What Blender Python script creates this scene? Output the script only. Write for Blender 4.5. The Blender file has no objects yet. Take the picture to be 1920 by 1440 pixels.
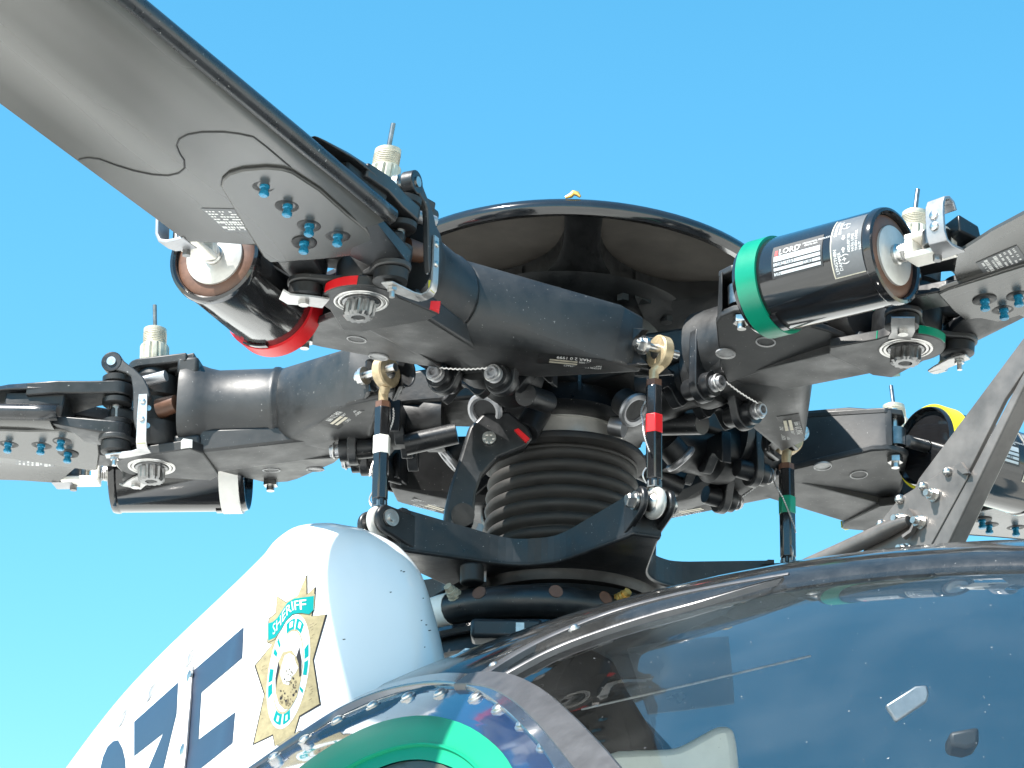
import bpy, bmesh, math, random
from math import radians as R, sin, cos, pi
from mathutils import Vector as V, Matrix as MX, geometry
from mathutils.bvhtree import BVHTree
random.seed(7)
SC = bpy.context.scene
COL = SC.collection

# ------------------------------------------------------------------ camera, sky, sun, exposure
CAM = V((0.0, -2.8592296, -1.1097337))
RM = MX.Rotation(0.01954583, 3, 'Z') @ MX.Rotation(0.37572148, 3, 'X') @ MX.Rotation(-0.01866595, 3, 'Y')
FPX = 5358.23
cd = bpy.data.cameras.new('camera'); cam = bpy.data.objects.new('camera', cd); COL.objects.link(cam)
cd.sensor_width = 36.0; cd.lens = FPX / 1920 * 36.0; cd.clip_end = 5000; cd.clip_start = 0.05
rt, fw, up = RM @ V((1, 0, 0)), RM @ V((0, 1, 0)), RM @ V((0, 0, 1))
cam.matrix_world = MX(((rt.x, up.x, -fw.x, CAM.x), (rt.y, up.y, -fw.y, CAM.y), (rt.z, up.z, -fw.z, CAM.z), (0, 0, 0, 1)))
SC.camera = cam

SUN_AZ, SUN_EL = R(-140), R(52)
w = bpy.data.worlds.new('World'); SC.world = w; w.use_nodes = True
nt = w.node_tree; nt.nodes.clear()
sky = nt.nodes.new('ShaderNodeTexSky'); sky.sky_type = 'NISHITA'; sky.sun_disc = False
sd = V((cos(SUN_EL) * cos(SUN_AZ), cos(SUN_EL) * sin(SUN_AZ), sin(SUN_EL)))
sky.sun_elevation = SUN_EL; sky.sun_rotation = math.atan2(sd.x, sd.y)
sky.air_density = 1.2; sky.dust_density = 0.25; sky.ozone_density = 3.0; sky.altitude = 200
hs = nt.nodes.new('ShaderNodeHueSaturation'); hs.inputs['Saturation'].default_value = 1.29; hs.inputs['Hue'].default_value = 0.475
bgn = nt.nodes.new('ShaderNodeBackground'); bgn.inputs['Strength'].default_value = 0.112
wo = nt.nodes.new('ShaderNodeOutputWorld')
nt.links.new(sky.outputs[0], hs.inputs['Color']); nt.links.new(hs.outputs[0], bgn.inputs['Color']); nt.links.new(bgn.outputs[0], wo.inputs['Surface'])
sl = bpy.data.lights.new('sun', 'SUN'); sl.energy = 5.0; sl.angle = R(0.53); sl.color = (1.0, 0.955, 0.89)
so = bpy.data.objects.new('sun', sl); COL.objects.link(so); so.rotation_euler = sd.to_track_quat('Z', 'Y').to_euler(); so.location = (-5, -5, 8)
SC.view_settings.view_transform = 'Standard'; SC.view_settings.look = 'None'; SC.view_settings.exposure = 1.3; SC.view_settings.gamma = 1.0
SC.render.engine = 'CYCLES'
SC.cycles.max_bounces = 8; SC.cycles.transparent_max_bounces = 12

# ------------------------------------------------------------------ materials
def mat(name, col, rough=0.5, metal=0.0, noise=0.0, nscale=40.0, bump=0.0, bscale=200.0, spec=0.5, coat=0.0, stretch=None, speck=0.0, dust=None, detail=6):
    m = bpy.data.materials.new(name); m.use_nodes = True
    t = m.node_tree; b = t.nodes['Principled BSDF']
    b.inputs['Base Color'].default_value = (*col, 1); b.inputs['Roughness'].default_value = rough; b.inputs['Metallic'].default_value = metal
    b.inputs['Specular IOR Level'].default_value = spec; b.inputs['Coat Weight'].default_value = coat; b.inputs['Coat Roughness'].default_value = 0.05
    tc = t.nodes.new('ShaderNodeTexCoord'); src = tc.outputs['Object']
    if stretch:
        mp = t.nodes.new('ShaderNodeMapping'); mp.inputs['Scale'].default_value = stretch; t.links.new(src, mp.inputs[0]); src = mp.outputs[0]
    last = None
    if noise:
        n = t.nodes.new('ShaderNodeTexNoise'); n.inputs['Scale'].default_value = nscale; n.inputs['Detail'].default_value = detail; n.inputs['Roughness'].default_value = 0.65
        t.links.new(src, n.inputs['Vector'])
        rp = t.nodes.new('ShaderNodeMapRange'); rp.inputs[1].default_value = 0.3; rp.inputs[2].default_value = 0.7
        rp.inputs[3].default_value = 1 - noise; rp.inputs[4].default_value = 1 + noise
        t.links.new(n.outputs['Fac'], rp.inputs[0])
        mu = t.nodes.new('ShaderNodeVectorMath'); mu.operation = 'SCALE'; mu.inputs[0].default_value = col
        t.links.new(rp.outputs[0], mu.inputs['Scale']); last = mu.outputs[0]
        rr = t.nodes.new('ShaderNodeMapRange'); rr.inputs[1].default_value = 0.3; rr.inputs[2].default_value = 0.7
        rr.inputs[3].default_value = max(0.03, rough * (1 - noise * 0.6)); rr.inputs[4].default_value = min(1, rough * (1 + noise * 0.6))
        t.links.new(n.outputs['Fac'], rr.inputs[0]); t.links.new(rr.outputs[0], b.inputs['Roughness'])
    if speck or dust:
        n2 = t.nodes.new('ShaderNodeTexNoise'); n2.inputs['Scale'].default_value = 420 if speck else 25; n2.inputs['Detail'].default_value = 3
        t.links.new(tc.outputs['Object'], n2.inputs['Vector'])
        cr = t.nodes.new('ShaderNodeMapRange'); cr.inputs[1].default_value = 0.70 if speck else 0.5; cr.inputs[2].default_value = 0.74 if speck else 0.8
        cr.inputs[4].default_value = speck or 0.35
        t.links.new(n2.outputs['Fac'], cr.inputs[0])
        mx = t.nodes.new('ShaderNodeMix'); mx.data_type = 'RGBA'; t.links.new(cr.outputs[0], mx.inputs[0])
        if last: t.links.new(last, mx.inputs[6])
        else: mx.inputs[6].default_value = (*col, 1)
        mx.inputs[7].default_value = (*(dust or (0.45, 0.44, 0.42)), 1); last = mx.outputs[2]
    if last: t.links.new(last, b.inputs['Base Color'])
    if bump:
        n3 = t.nodes.new('ShaderNodeTexNoise'); n3.inputs['Scale'].default_value = bscale; n3.inputs['Detail'].default_value = 4
        t.links.new(src, n3.inputs['Vector'])
        bp = t.nodes.new('ShaderNodeBump'); bp.inputs['Strength'].default_value = bump; bp.inputs['Distance'].default_value = 0.001
        t.links.new(n3.outputs['Fac'], bp.inputs['Height']); t.links.new(bp.outputs[0], b.inputs['Normal'])
    return m

M = {}
M['black'] = mat('black_satin_paint', (0.020, 0.0205, 0.021), 0.47, spec=0.55, noise=0.45, nscale=22, bump=0.12, bscale=120, speck=0.35)
M['black2'] = mat('black_forging_paint', (0.0105, 0.0115, 0.013), 0.38, noise=0.5, nscale=45, bump=0.15, bscale=150, speck=0.4)
M['dark'] = mat('dark_grease_black', (0.006, 0.0065, 0.007), 0.5, noise=0.4, nscale=60, bump=0.2)
M['gloss'] = mat('black_gloss_enamel', (0.012, 0.012, 0.013), 0.12, noise=0.25, nscale=25, bump=0.03, bscale=40, coat=0.5)
M['skin'] = mat('blade_grey_black_paint', (0.050, 0.050, 0.047), 0.24, spec=0.6, noise=0.30, nscale=1.5, bump=0.03, bscale=30, stretch=(0.7, 8, 8), detail=1.5)  # spanwise light and dark streaks: uneven reflections put into the paint colour
M['blade_le'] = mat('blade_leading_edge', (0.020, 0.021, 0.023), 0.28, noise=0.35, nscale=30, speck=0.6)
M['rubber'] = mat('black_rubber', (0.017, 0.016, 0.015), 0.68, noise=0.3, nscale=50, bump=0.2, dust=(0.035, 0.031, 0.027))
M['brown'] = mat('brown_elastomer', (0.105, 0.05, 0.03), 0.45, noise=0.35, nscale=60)
M['steel'] = mat('bare_steel', (0.52, 0.51, 0.49), 0.32, metal=1.0, noise=0.25, nscale=120)
M['steel_d'] = mat('dull_dark_steel', (0.22, 0.22, 0.22), 0.35, metal=1.0, noise=0.3, nscale=120)
M['alu'] = mat('brushed_aluminium', (0.50, 0.49, 0.48), 0.42, metal=0.85, noise=0.22, nscale=60)
M['cutter'] = mat('weathered_alloy', (0.15, 0.14, 0.133), 0.46, metal=0.55, noise=0.28, nscale=22, bump=0.08, bscale=160)
M['alu_d'] = mat('grey_alloy', (0.33, 0.33, 0.34), 0.4, metal=0.7, noise=0.2, nscale=40)
M['chip'] = mat('chipped_grey_primer_edge', (0.30, 0.30, 0.30), 0.45, metal=0.3, noise=0.4, nscale=80)
M['cad'] = mat('cadmium_cream', (0.52, 0.48, 0.38), 0.42, metal=0.35, noise=0.2, nscale=120)
M['tan'] = mat('tan_rod_end', (0.46, 0.36, 0.22), 0.4, metal=0.4, noise=0.3, nscale=120)
M['white'] = mat('white_gloss_paint', (0.83, 0.83, 0.82), 0.22, noise=0.025, nscale=6, coat=0.4)
M['wpart'] = mat('white_fitting', (0.78, 0.75, 0.68), 0.35, noise=0.1, nscale=60)
M['wtape'] = mat('white_tape', (0.75, 0.74, 0.70), 0.4, noise=0.08, nscale=50)
M['red'] = mat('red_tape', (0.55, 0.008, 0.012), 0.35, noise=0.12, nscale=40)
M['green'] = mat('green_tape', (0.0, 0.20, 0.115), 0.3, noise=0.1, nscale=40)
M['yellow'] = mat('yellow_tape', (0.62, 0.58, 0.015), 0.35, noise=0.08, nscale=40)
M['blue'] = mat('blue_tape', (0.02, 0.10, 0.5), 0.35, noise=0.1, nscale=40)
M['teal'] = mat('blue_anodised_bolt', (0.008, 0.17, 0.30), 0.28, metal=0.3, noise=0.3, nscale=300)
M['disc'] = mat('grey_end_disc', (0.50, 0.49, 0.46), 0.35, metal=0.3, noise=0.12, nscale=60)
M['label'] = mat('label_white', (0.42, 0.445, 0.455), 0.35, noise=0.05, nscale=80)
M['plc'] = mat('placard_grey', (0.10, 0.105, 0.11), 0.35, noise=0.15, nscale=80)
M['print'] = mat('print_white', (0.72, 0.72, 0.70), 0.45)
M['printk'] = mat('print_black', (0.02, 0.02, 0.02), 0.5)
M['printr'] = mat('print_red', (0.6, 0.03, 0.03), 0.5)
M['gold'] = mat('badge_gold', (0.25, 0.215, 0.13), 0.8, spec=0.1, noise=0.2, nscale=160)
M['golds'] = mat('badge_gold_dark', (0.09, 0.065, 0.025), 0.4, noise=0.3, nscale=200)
M['bteal'] = mat('badge_teal', (0.0, 0.19, 0.19), 0.8, spec=0.1)
M['letter'] = mat('registration_slate', (0.019, 0.031, 0.057), 0.35, noise=0.06, nscale=30)
M['outline'] = mat('badge_outline', (0.022, 0.022, 0.026), 0.8, spec=0.1)
M['yprim'] = mat('yellow_primer', (0.40, 0.38, 0.03), 0.5, noise=0.2)
M['brass'] = mat('brass', (0.75, 0.48, 0.14), 0.35, metal=0.7, noise=0.3, nscale=200)
M['frame'] = mat('window_frame_grey', (0.085, 0.084, 0.088), 0.36, metal=0.4, noise=0.16, nscale=50, bump=0.12, bscale=200)
M['dframe'] = mat('door_frame_dark_gloss', (0.05, 0.07, 0.10), 0.12, metal=0.3, noise=0.2, nscale=30, coat=0.6)
M['navy'] = mat('navy_gloss_paint', (0.012, 0.03, 0.075), 0.1, noise=0.15, nscale=20, coat=1.0)
M['dgreen'] = mat('green_satin_paint', (0.0, 0.235, 0.12), 0.5, noise=0.06, nscale=20, spec=0.3)
M['olive'] = mat('olive_interior', (0.05, 0.055, 0.035), 0.5, noise=0.3, nscale=20)
M['cream'] = mat('cream_interior_trim', (0.80, 0.78, 0.68), 0.5, noise=0.08, nscale=25)
M['roof'] = mat('roof_dark_gloss', (0.022, 0.022, 0.022), 0.12, noise=0.4, nscale=60, coat=0.25, speck=0.3)
M['pan'] = mat('dome_pan_paint', (0.105, 0.095, 0.083), 0.85, noise=0.25, nscale=25)
M['conc'] = mat('concrete_apron', (0.70, 0.655, 0.585), 0.85, noise=0.18, nscale=0.6)

def glass(name, tint, rmul=1.0, rough=0.02, milk=0.0):
    m = bpy.data.materials.new(name); m.use_nodes = True; t = m.node_tree; t.nodes.clear()
    o = t.nodes.new('ShaderNodeOutputMaterial'); tr = t.nodes.new('ShaderNodeBsdfTransparent'); tr.inputs[0].default_value = (*tint, 1)
    g = t.nodes.new('ShaderNodeBsdfGlossy'); g.inputs['Roughness'].default_value = rough; g.inputs[0].default_value = (0.95, 0.95, 0.95, 1)
    f = t.nodes.new('ShaderNodeFresnel'); f.inputs[0].default_value = 1.49
    gm = t.nodes.new('ShaderNodeNewGeometry'); im = t.nodes.new('ShaderNodeMix'); im.inputs[2].default_value = 1.49; im.inputs[3].default_value = 1 / 1.49
    t.links.new(gm.outputs['Backfacing'], im.inputs[0]); t.links.new(im.outputs[0], f.inputs[0])
    mu = t.nodes.new('ShaderNodeMath'); mu.operation = 'MULTIPLY'; mu.inputs[1].default_value = rmul; mu.use_clamp = True
    n = t.nodes.new('ShaderNodeTexNoise'); n.inputs['Scale'].default_value = 14; n.inputs['Detail'].default_value = 8
    tc = t.nodes.new('ShaderNodeTexCoord'); t.links.new(tc.outputs['Object'], n.inputs['Vector'])
    d = t.nodes.new('ShaderNodeBsdfTranslucent' if milk else 'ShaderNodeBsdfDiffuse'); d.inputs[0].default_value = (0.6, 0.6, 0.58, 1)
    dm = t.nodes.new('ShaderNodeMapRange'); dm.inputs[1].default_value = 0.42; dm.inputs[2].default_value = 0.8; dm.inputs[3].default_value = 0.004 + milk; dm.inputs[4].default_value = 0.025 + milk
    t.links.new(n.outputs['Fac'], dm.inputs[0])
    m1 = t.nodes.new('ShaderNodeMixShader'); t.links.new(dm.outputs[0], m1.inputs[0]); t.links.new(tr.outputs[0], m1.inputs[1]); t.links.new(d.outputs[0], m1.inputs[2])
    m2 = t.nodes.new('ShaderNodeMixShader'); t.links.new(f.outputs[0], mu.inputs[0]); t.links.new(mu.outputs[0], m2.inputs[0])
    t.links.new(m1.outputs[0], m2.inputs[1]); t.links.new(g.outputs[0], m2.inputs[2]); t.links.new(m2.outputs[0], o.inputs['Surface'])
    return m
M['glass'] = glass('clear_plexiglass', (0.80, 0.83, 0.84))
M['tint'] = glass('tinted_roof_plexiglass', (0.115, 0.155, 0.185))
M['visor'] = glass('pale_visor', (0.75, 0.78, 0.80), 1.0, 0.2, milk=0.3)

# ------------------------------------------------------------------ mesh builder
def basis(ax):
    ax = V(ax).normalized(); a = V((0, 0, 1)) if abs(ax.z) < 0.9 else V((1, 0, 0))
    u = a.cross(ax).normalized(); return u, ax.cross(u).normalized(), ax
class B:
    def __init__(s): s.bm = bmesh.new()
    def face(s, vs):
        try: return s.bm.faces.new(vs)
        except ValueError: return None
    def loft(s, rings, closed=True, cap=True):
        R_ = [[s.bm.verts.new(p) for p in r] for r in rings]
        n = len(rings[0])
        for a, b in zip(R_, R_[1:]):
            for i in range(n if closed else n - 1):
                j = (i + 1) % n; s.face((a[i], a[j], b[j], b[i]))
        if cap and closed: s.face(R_[0][::-1]); s.face(R_[-1])
        return s
    def cyl(s, p0, p1, r0, r1=None, n=24):
        r1 = r0 if r1 is None else r1; p0, p1 = V(p0), V(p1); u, v, a = basis(p1 - p0)
        c = [(cos(2 * pi * i / n), sin(2 * pi * i / n)) for i in range(n)]
        return s.loft([[p0 + (u * x + v * y) * r0 for x, y in c], [p1 + (u * x + v * y) * r1 for x, y in c]])
    def lathe(s, prof, o=(0, 0, 0), ax=(0, 0, 1), n=40, cap=True, fn=None):
        o = V(o); u, v, a = basis(ax); rings = []
        for r, z in prof:
            ring = []
            for i in range(n):
                t = 2 * pi * i / n; rr = r if fn is None else fn(r, z, i)
                ring.append(o + a * z + (u * cos(t) + v * sin(t)) * rr)
            rings.append(ring)
        return s.loft(rings, cap=cap)
    def torus(s, o, ax, R0, r, n=32, m=10, squash=1.0):
        o = V(o); u, v, a = basis(ax); rings = []
        for i in range(n):
            t = 2 * pi * i / n; d = u * cos(t) + v * sin(t)
            rings.append([o + d * (R0 + r * cos(2 * pi * j / m)) + a * (r * squash * sin(2 * pi * j / m)) for j in range(m)])
        rings.append(rings[0]); R_ = [[s.bm.verts.new(p) for p in r] for r in rings[:-1]]
        for i in range(n):
            a_, b_ = R_[i], R_[(i + 1) % n]
            for j in range(m): s.face((a_[j], b_[j], b_[(j + 1) % m], a_[(j + 1) % m]))
        return s
    def box(s, c, size, ax=None):
        c = V(c); m = ax or MX.Identity(3); h = [x / 2 for x in size]
        vs = [s.bm.verts.new(c + m @ V((x * h[0], y * h[1], z * h[2]))) for x in (-1, 1) for y in (-1, 1) for z in (-1, 1)]
        for f in ((0, 1, 3, 2), (4, 6, 7, 5), (0, 4, 5, 1), (2, 3, 7, 6), (0, 2, 6, 4), (1, 5, 7, 3)): s.face([vs[i] for i in f])
        return s
    def prism(s, pts, d):
        """closed outline of 3-D points pushed by vector d"""
        d = V(d); a = [V(p) for p in pts]; nrm = V((0, 0, 0))
        for i in range(len(a)): nrm += a[i].cross(a[(i + 1) % len(a)])
        if nrm.dot(d) > 0: a = a[::-1]
        A = [s.bm.verts.new(p) for p in a]; Bv = [s.bm.verts.new(p + d) for p in a]
        s.face(A); s.face(Bv[::-1]); n = len(A)
        for i in range(n): s.face((A[i], Bv[i], Bv[(i + 1) % n], A[(i + 1) % n]))
        return s
    def tube(s, path, r, n=8, closed=False):
        P = [V(p) for p in path]; rings = []; u = None
        for i, p in enumerate(P):
            t = (P[min(i + 1, len(P) - 1)] - P[max(i - 1, 0)]).normalized()
            if u is None: u = basis(t)[0]
            u = (u - t * u.dot(t)).normalized(); v = t.cross(u); rr = r[i] if isinstance(r, (list, tuple)) else r
            rings.append([p + (u * cos(2 * pi * k / n) + v * sin(2 * pi * k / n)) * rr for k in range(n)])
        return s.loft(rings)
    def strap(s, path, wdir, wid, th):
        """flat strip along path, width along wdir, thickness th"""
        P = [V(p) for p in path]; rings = []
        for i, p in enumerate(P):
            t = (P[min(i + 1, len(P) - 1)] - P[max(i - 1, 0)]).normalized()
            wd = V(wdir[i] if isinstance(wdir, list) else wdir); wd = (wd - t * wd.dot(t)).normalized(); nn = t.cross(wd)
            ww = wid[i] if isinstance(wid, (list, tuple)) else wid
            rings.append([p + wd * (a * ww / 2) + nn * (b * th / 2) for a, b in ((-1, -1), (1, -1), (1, 1), (-1, 1))])
        return s.loft(rings)
    def hull(s, pts):
        bm2 = bmesh.new()
        for p in pts: bm2.verts.new(p)
        r = bmesh.ops.convex_hull(bm2, input=bm2.verts)
        junk = list({g for g in r['geom_interior'] + r['geom_unused'] if isinstance(g, bmesh.types.BMVert)})
        bmesh.ops.delete(bm2, geom=junk, context='VERTS')
        bmesh.ops.dissolve_limit(bm2, angle_limit=R(4), verts=bm2.verts, edges=bm2.edges)
        me = bpy.data.meshes.new('t'); bm2.to_mesh(me); bm2.free(); s.bm.from_mesh(me); bpy.data.meshes.remove(me); return s
    def mesh(s, vs, fs):
        b = [s.bm.verts.new(p) for p in vs]
        for f in fs: s.face([b[i] for i in f])
        return s
    def map(s, fn):
        for v_ in s.bm.verts: v_.co = fn(v_.co.copy())
        return s
    def out(s, name, m, parent=None, base=(0, 0, 0), bevel=0.0, sharp=38, seg=2):
        base = V(base)
        for v_ in s.bm.verts: v_.co -= base
        bmesh.ops.recalc_face_normals(s.bm, faces=s.bm.faces)
        me = bpy.data.meshes.new(name); s.bm.to_mesh(me); s.bm.free()
        me.polygons.foreach_set('use_smooth', [True] * len(me.polygons)); me.set_sharp_from_angle(angle=R(sharp))
        o = bpy.data.objects.new(name, me); COL.objects.link(o); me.materials.append(M[m])
        if parent: o.parent = parent
        if bevel:
            bv = o.modifiers.new('bevel', 'BEVEL'); bv.width = bevel; bv.segments = seg; bv.limit_method = 'ANGLE'; bv.angle_limit = R(38); bv.harden_normals = False
        return o
def thing(name, label, cat, base=(0, 0, 0), ang=0.0, group=None):
    o = bpy.data.objects.new(name, None); COL.objects.link(o); o.empty_display_size = 0.05
    o.location = MX.Rotation(ang, 3, 'Z') @ V(base); o.rotation_euler = (0, 0, ang)
    o['label'] = label; o['category'] = cat
    if group: o['group'] = group
    return o
def dup(root, base, ang, label):
    def cp(o, par):
        c = o.copy(); COL.objects.link(c); c.parent = par
        for ch in o.children: cp(ch, c)
        return c
    r = root.copy(); COL.objects.link(r)
    for ch in root.children: cp(ch, r)
    r.location = MX.Rotation(ang, 3, 'Z') @ V(base); r.rotation_euler = (0, 0, ang); r['label'] = label
    return r
def recolour(root, key, m):
    for c in root.children_recursive:
        if c.name.split('.')[0] == key:
            c.material_slots[0].link = 'OBJECT'; c.material_slots[0].material = M[m]
def text_mesh(s, size, align='LEFT'):
    cu = bpy.data.curves.new('t', 'FONT'); cu.body = s; cu.size = size; cu.align_x = align; cu.resolution_u = 2
    o = bpy.data.objects.new('t', cu); me = o.to_mesh()
    vs = [tuple(v.co) for v in me.vertices]; fs = [tuple(p.vertices) for p in me.polygons]
    o.to_mesh_clear(); bpy.data.objects.remove(o); bpy.data.curves.remove(cu)
    return vs, fs

# ------------------------------------------------------------------ where things stand: five arms 72 degrees apart
A0 = R(-114.97)
ANG = {'A': A0, 'C': A0 + 2 * pi / 5, 'D': A0 + 4 * pi / 5, 'E': A0 + 6 * pi / 5, 'B': A0 - 2 * pi / 5}
HD = R(-50)                                   # heading of the helicopter
ARMS = 'ACDEB'
def ray(px, py, ang=0.0):
    d = RM @ V(((px - 960) / FPX, 1, -(py - 720) / FPX)); r = MX.Rotation(-ang, 3, 'Z'); return r @ CAM, (r @ d).normalized()
def on_plane(px, py, p, n, ang=0.0):
    o, d = ray(px, py, ang); p, n = V(p), V(n); return o + d * ((p - o).dot(n) / d.dot(n))
TILT = 0.15
def shear(p): return V((p.x, p.y + TILT * (p.z + 0.06), p.z))

# ------------------------------------------------------------------ the apron far below
g = B(); g.mesh([(-3000, -3000, -2.62), (3000, -3000, -2.62), (3000, 3000, -2.62), (-3000, 3000, -2.62)], [(0, 1, 2, 3)])
o = g.out('ground', 'conc'); o['kind'] = 'structure'

# ================================================================== PITCH HOUSINGS
HB = (0.25, 0, 0)
COLN = {'A': 'red', 'B': 'wtape', 'C': 'green', 'D': 'yellow', 'E': 'blue'}
def circ(x, r, n=28, cy=0.004, cz=-0.002, ry=None, sq=2.0):
    pts = []
    for i in range(n):
        t = 2 * pi * i / n; c, s_ = cos(t), sin(t)
        pts.append(V((x, cy + (ry or r) * math.copysign(abs(c) ** (2 / sq), c), cz + r * math.copysign(abs(s_) ** (2 / sq), s_))))
    return pts
def make_housing():
    t = thing('pitch_housing', '', 'rotor arm', HB, 0, 'pitch housings of the rotor head')
    def out(b, n, m, par=None, **k): return b.out(n, m, par or t, HB, **k)
    b = B()                                                         # barrel with its seam bead and square collar
    b.loft([circ(x, r, ry=ry, sq=sq) for x, r, ry, sq in ((0.205, 0.044, 0.050, 2.4), (0.26, 0.0455, 0.047, 2.1), (0.306, 0.0455, 0.0455, 2), (0.3085, 0.0472, 0.0472, 2), (0.3125, 0.0472, 0.0472, 2),
        (0.315, 0.0455, 0.0455, 2), (0.374, 0.0455, 0.0455, 2), (0.384, 0.0475, 0.0475, 2.1), (0.392, 0.0485, 0.050, 2.6), (0.405, 0.0485, 0.051, 3.2), (0.412, 0.047, 0.050, 3.4))], cap=True)
    body = out(b, 'barrel', 'black', sharp=50)
    b = B()                                                         # horn: fairs from the barrel to the pitch link clevis
    pts = circ(0.305, 0.0450) + circ(0.272, 0.0445, sq=3.2) + [V(p) for p in ((0.166, 0.165, 0.005), (0.204, 0.160, 0.003), (0.168, 0.163, -0.054), (0.207, 0.150, -0.056), (0.20, 0.06, -0.056), (0.215, 0.0, 0.040), (0.18, 0.11, 0.012), (0.215, -0.03, -0.04))]
    b.hull(pts); ht = BVHTree.FromBMesh(b.bm); out(b, 'horn', 'black', bevel=0.003, sharp=30)
    b = B()
    for dx, dy in ((0.0, 0.0), (-0.036, 0.012)):                    # clevis ears
        c = V((0.183 + dx, 0.1735 + dy, -0.0335)); q = V((-0.86, 0.5, 0)).normalized(); u = V((0, 0, 1)); v = q.cross(u)
        pts = [c + u * (0.018 * cos(a)) - v * (0.018 * sin(a)) for a in [pi * k / 10 for k in range(11)]]
        pts += [c + V((0.012, -0.035, 0)) - u * 0.021, c + V((0.012, -0.035, 0)) + u * 0.025]
        b.prism(pts, q * 0.007)
    b.box((0.172, 0.150, -0.034), (0.05, 0.012, 0.03), MX.Rotation(R(150), 3, 'Z'))
    clev = out(b, 'clevis', 'black2', bevel=0.0015)
    q = V((-0.86, 0.5, 0)).normalized(); c = V((0.183, 0.1735, -0.0335))
    b = B(); b.cyl(c - q * 0.003, c + q * 0.04, 0.0042); b.cyl(c - q * 0.004, c, 0.0095); 
    out(b, 'clevis_bolt', 'steel', clev)
    b = B(); b.lathe([(0.0072, 0), (0.0072, 0.006), (0.006, 0.0075)], c - q * 0.003, -q, 18, fn=lambda r, z, i: r * (1 if (i // 3) % 2 == 0 else 0.78)); b.cyl(c - q * 0.003, c - q * 0.013, 0.0035)
    out(b, 'castle_nut', 'steel', clev)
    # damper bracket on the trailing side: lower and upper plate, fin and web
    b = B()
    lo = [(0.405, -0.030, -0.050), (0.398, -0.055, -0.046), (0.358, -0.128, -0.036), (0.346, -0.134, -0.036), (0.328, -0.132, -0.036), (0.314, -0.122, -0.036), (0.258, -0.048, -0.046), (0.245, -0.020, -0.050)]
    b.prism(lo, (0, 0, 0.007)); out(b, 'bracket_plate', 'black', bevel=0.0015)
    b = B(); b.prism([(0.39, -0.035, 0.010), (0.362, -0.118, 0.006), (0.346, -0.136, 0.006), (0.326, -0.132, 0.006), (0.27, -0.05, 0.016), (0.262, -0.03, 0.022)], (0, 0, 0.007)); out(b, 'bracket_plate', 'black', bevel=0.0015)
    b = B(); b.prism([(0.250, -0.034, -0.045), (0.314, -0.122, -0.034), (0.326, -0.131, -0.030), (0.326, -0.131, 0.010), (0.300, -0.095, 0.020), (0.262, -0.036, 0.026)], (0.007, -0.004, 0)); out(b, 'bracket_fin', 'black', bevel=0.002)
    b = B(); b.cyl((0.345, -0.1210, -0.044), (0.345, -0.1210, -0.0375), 0.0085, n=6); b.cyl((0.345, -0.121, -0.050), (0.345, -0.121, 0.018), 0.0045); out(b, 'bracket_bolt', 'steel')
    for x, y in ((0.333, -0.0695), (0.284, -0.0715)):               # lightening holes, seen as lipped cups
        b = B(); hx = V((0, 0.134, 1)); hp = V((x, y, -0.0442)); b.lathe([(0.0100, 0.0010), (0.0100, -0.0006), (0.0088, -0.0008), (0.0084, 0.0004), (0.002, 0.0004)], hp, hx, 24)
        out(b, 'hole_rim', 'chip')
    b = B()                                                         # keel plate under the barrel
    b.hull([V(p) for p in ((0.392, 0.036, -0.060), (0.392, -0.034, -0.058), (0.34, 0.026, -0.0500), (0.34, -0.024, -0.0500), (0.25, 0.034, -0.0475), (0.25, -0.026, -0.0465), (0.39, 0.038, -0.034), (0.39, -0.032, -0.034), (0.25, 0.036, -0.032), (0.25, -0.028, -0.032))])
    out(b, 'keel', 'black', bevel=0.003, sharp=30)
    # inboard end plate with the two bolt lobes
    def lobe():
        P = []
        for a in range(0, 181, 12): P.append((0.215, 0.004 + 0.05 * cos(R(a)), -0.004 + 0.046 * sin(R(a))))
        for cy, cz, a0, a1 in ((-0.031, -0.051, 180, 350), (0.034, -0.062, 190, 360)):
            for k in range(9):
                a = R(a0 + (a1 - a0) * k / 8); P.append((0.215, cy + 0.0165 * cos(a), cz + 0.0165 * sin(a)))
            if cy < 0:
                for k in range(1, 6): P.append((0.215, -0.012 + 0.028 * k / 6, -0.050 + 0.016 * sin(pi * k / 6)))
        return P
    b = B(); b.prism(lobe(), (0.010, 0, 0)); out(b, 'end_plate', 'black2', bevel=0.0012)
    for cy, cz in ((-0.031, -0.051), (0.034, -0.062)):
        b = B(); b.lathe([(0.0128, 0), (0.0132, 0.010), (0.0112, 0.014), (0.0108, 0.034), (0.0095, 0.036)], (0.235, cy, cz), (-1, 0, 0.05), 24); boss = out(b, 'bolt_boss', 'black2')
        b = B(); b.lathe([(0.0088, 0), (0.0088, 0.002), (0.0068, 0.0025), (0.0068, 0.011), (0.0062, 0.012), (0.0042, 0.012), (0.0040, 0.006)], (0.234, cy, cz), (1, 0, -0.05), 20)
        out(b, 'socket_bolt', 'alu_d', boss)
        b = B(); b.torus((0.2415, cy, cz), (1, 0, 0), 0.0080, 0.0012, 20, 6); out(b, 'washer', 'alu', boss)
    b = B(); n = 26
    b.tube([V((0.243, -0.031 + 0.065 * k / n, -0.046 - 0.011 * k / n - 0.002 * sin(pi * k / n) + 0.0006 * (-1) ** k)) for k in range(n + 1)], 0.0011, 6); out(b, 'safety_wire', 'alu')
    # strap shoes and wavy clamp inboard of the end plate
    b = B(); P = []
    for k in range(25):
        y = -0.055 + 0.125 * k / 24; P.append((0.165, y, -0.040 - 0.016 * (0.5 + 0.5 * cos(k / 24 * 6 * pi))))
    P += [(0.165, 0.07, -0.02), (0.165, -0.055, -0.02)]
    b.prism(P, (0.012, 0, 0)); out(b, 'clamp_plate', 'black2', bevel=0.001)
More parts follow.
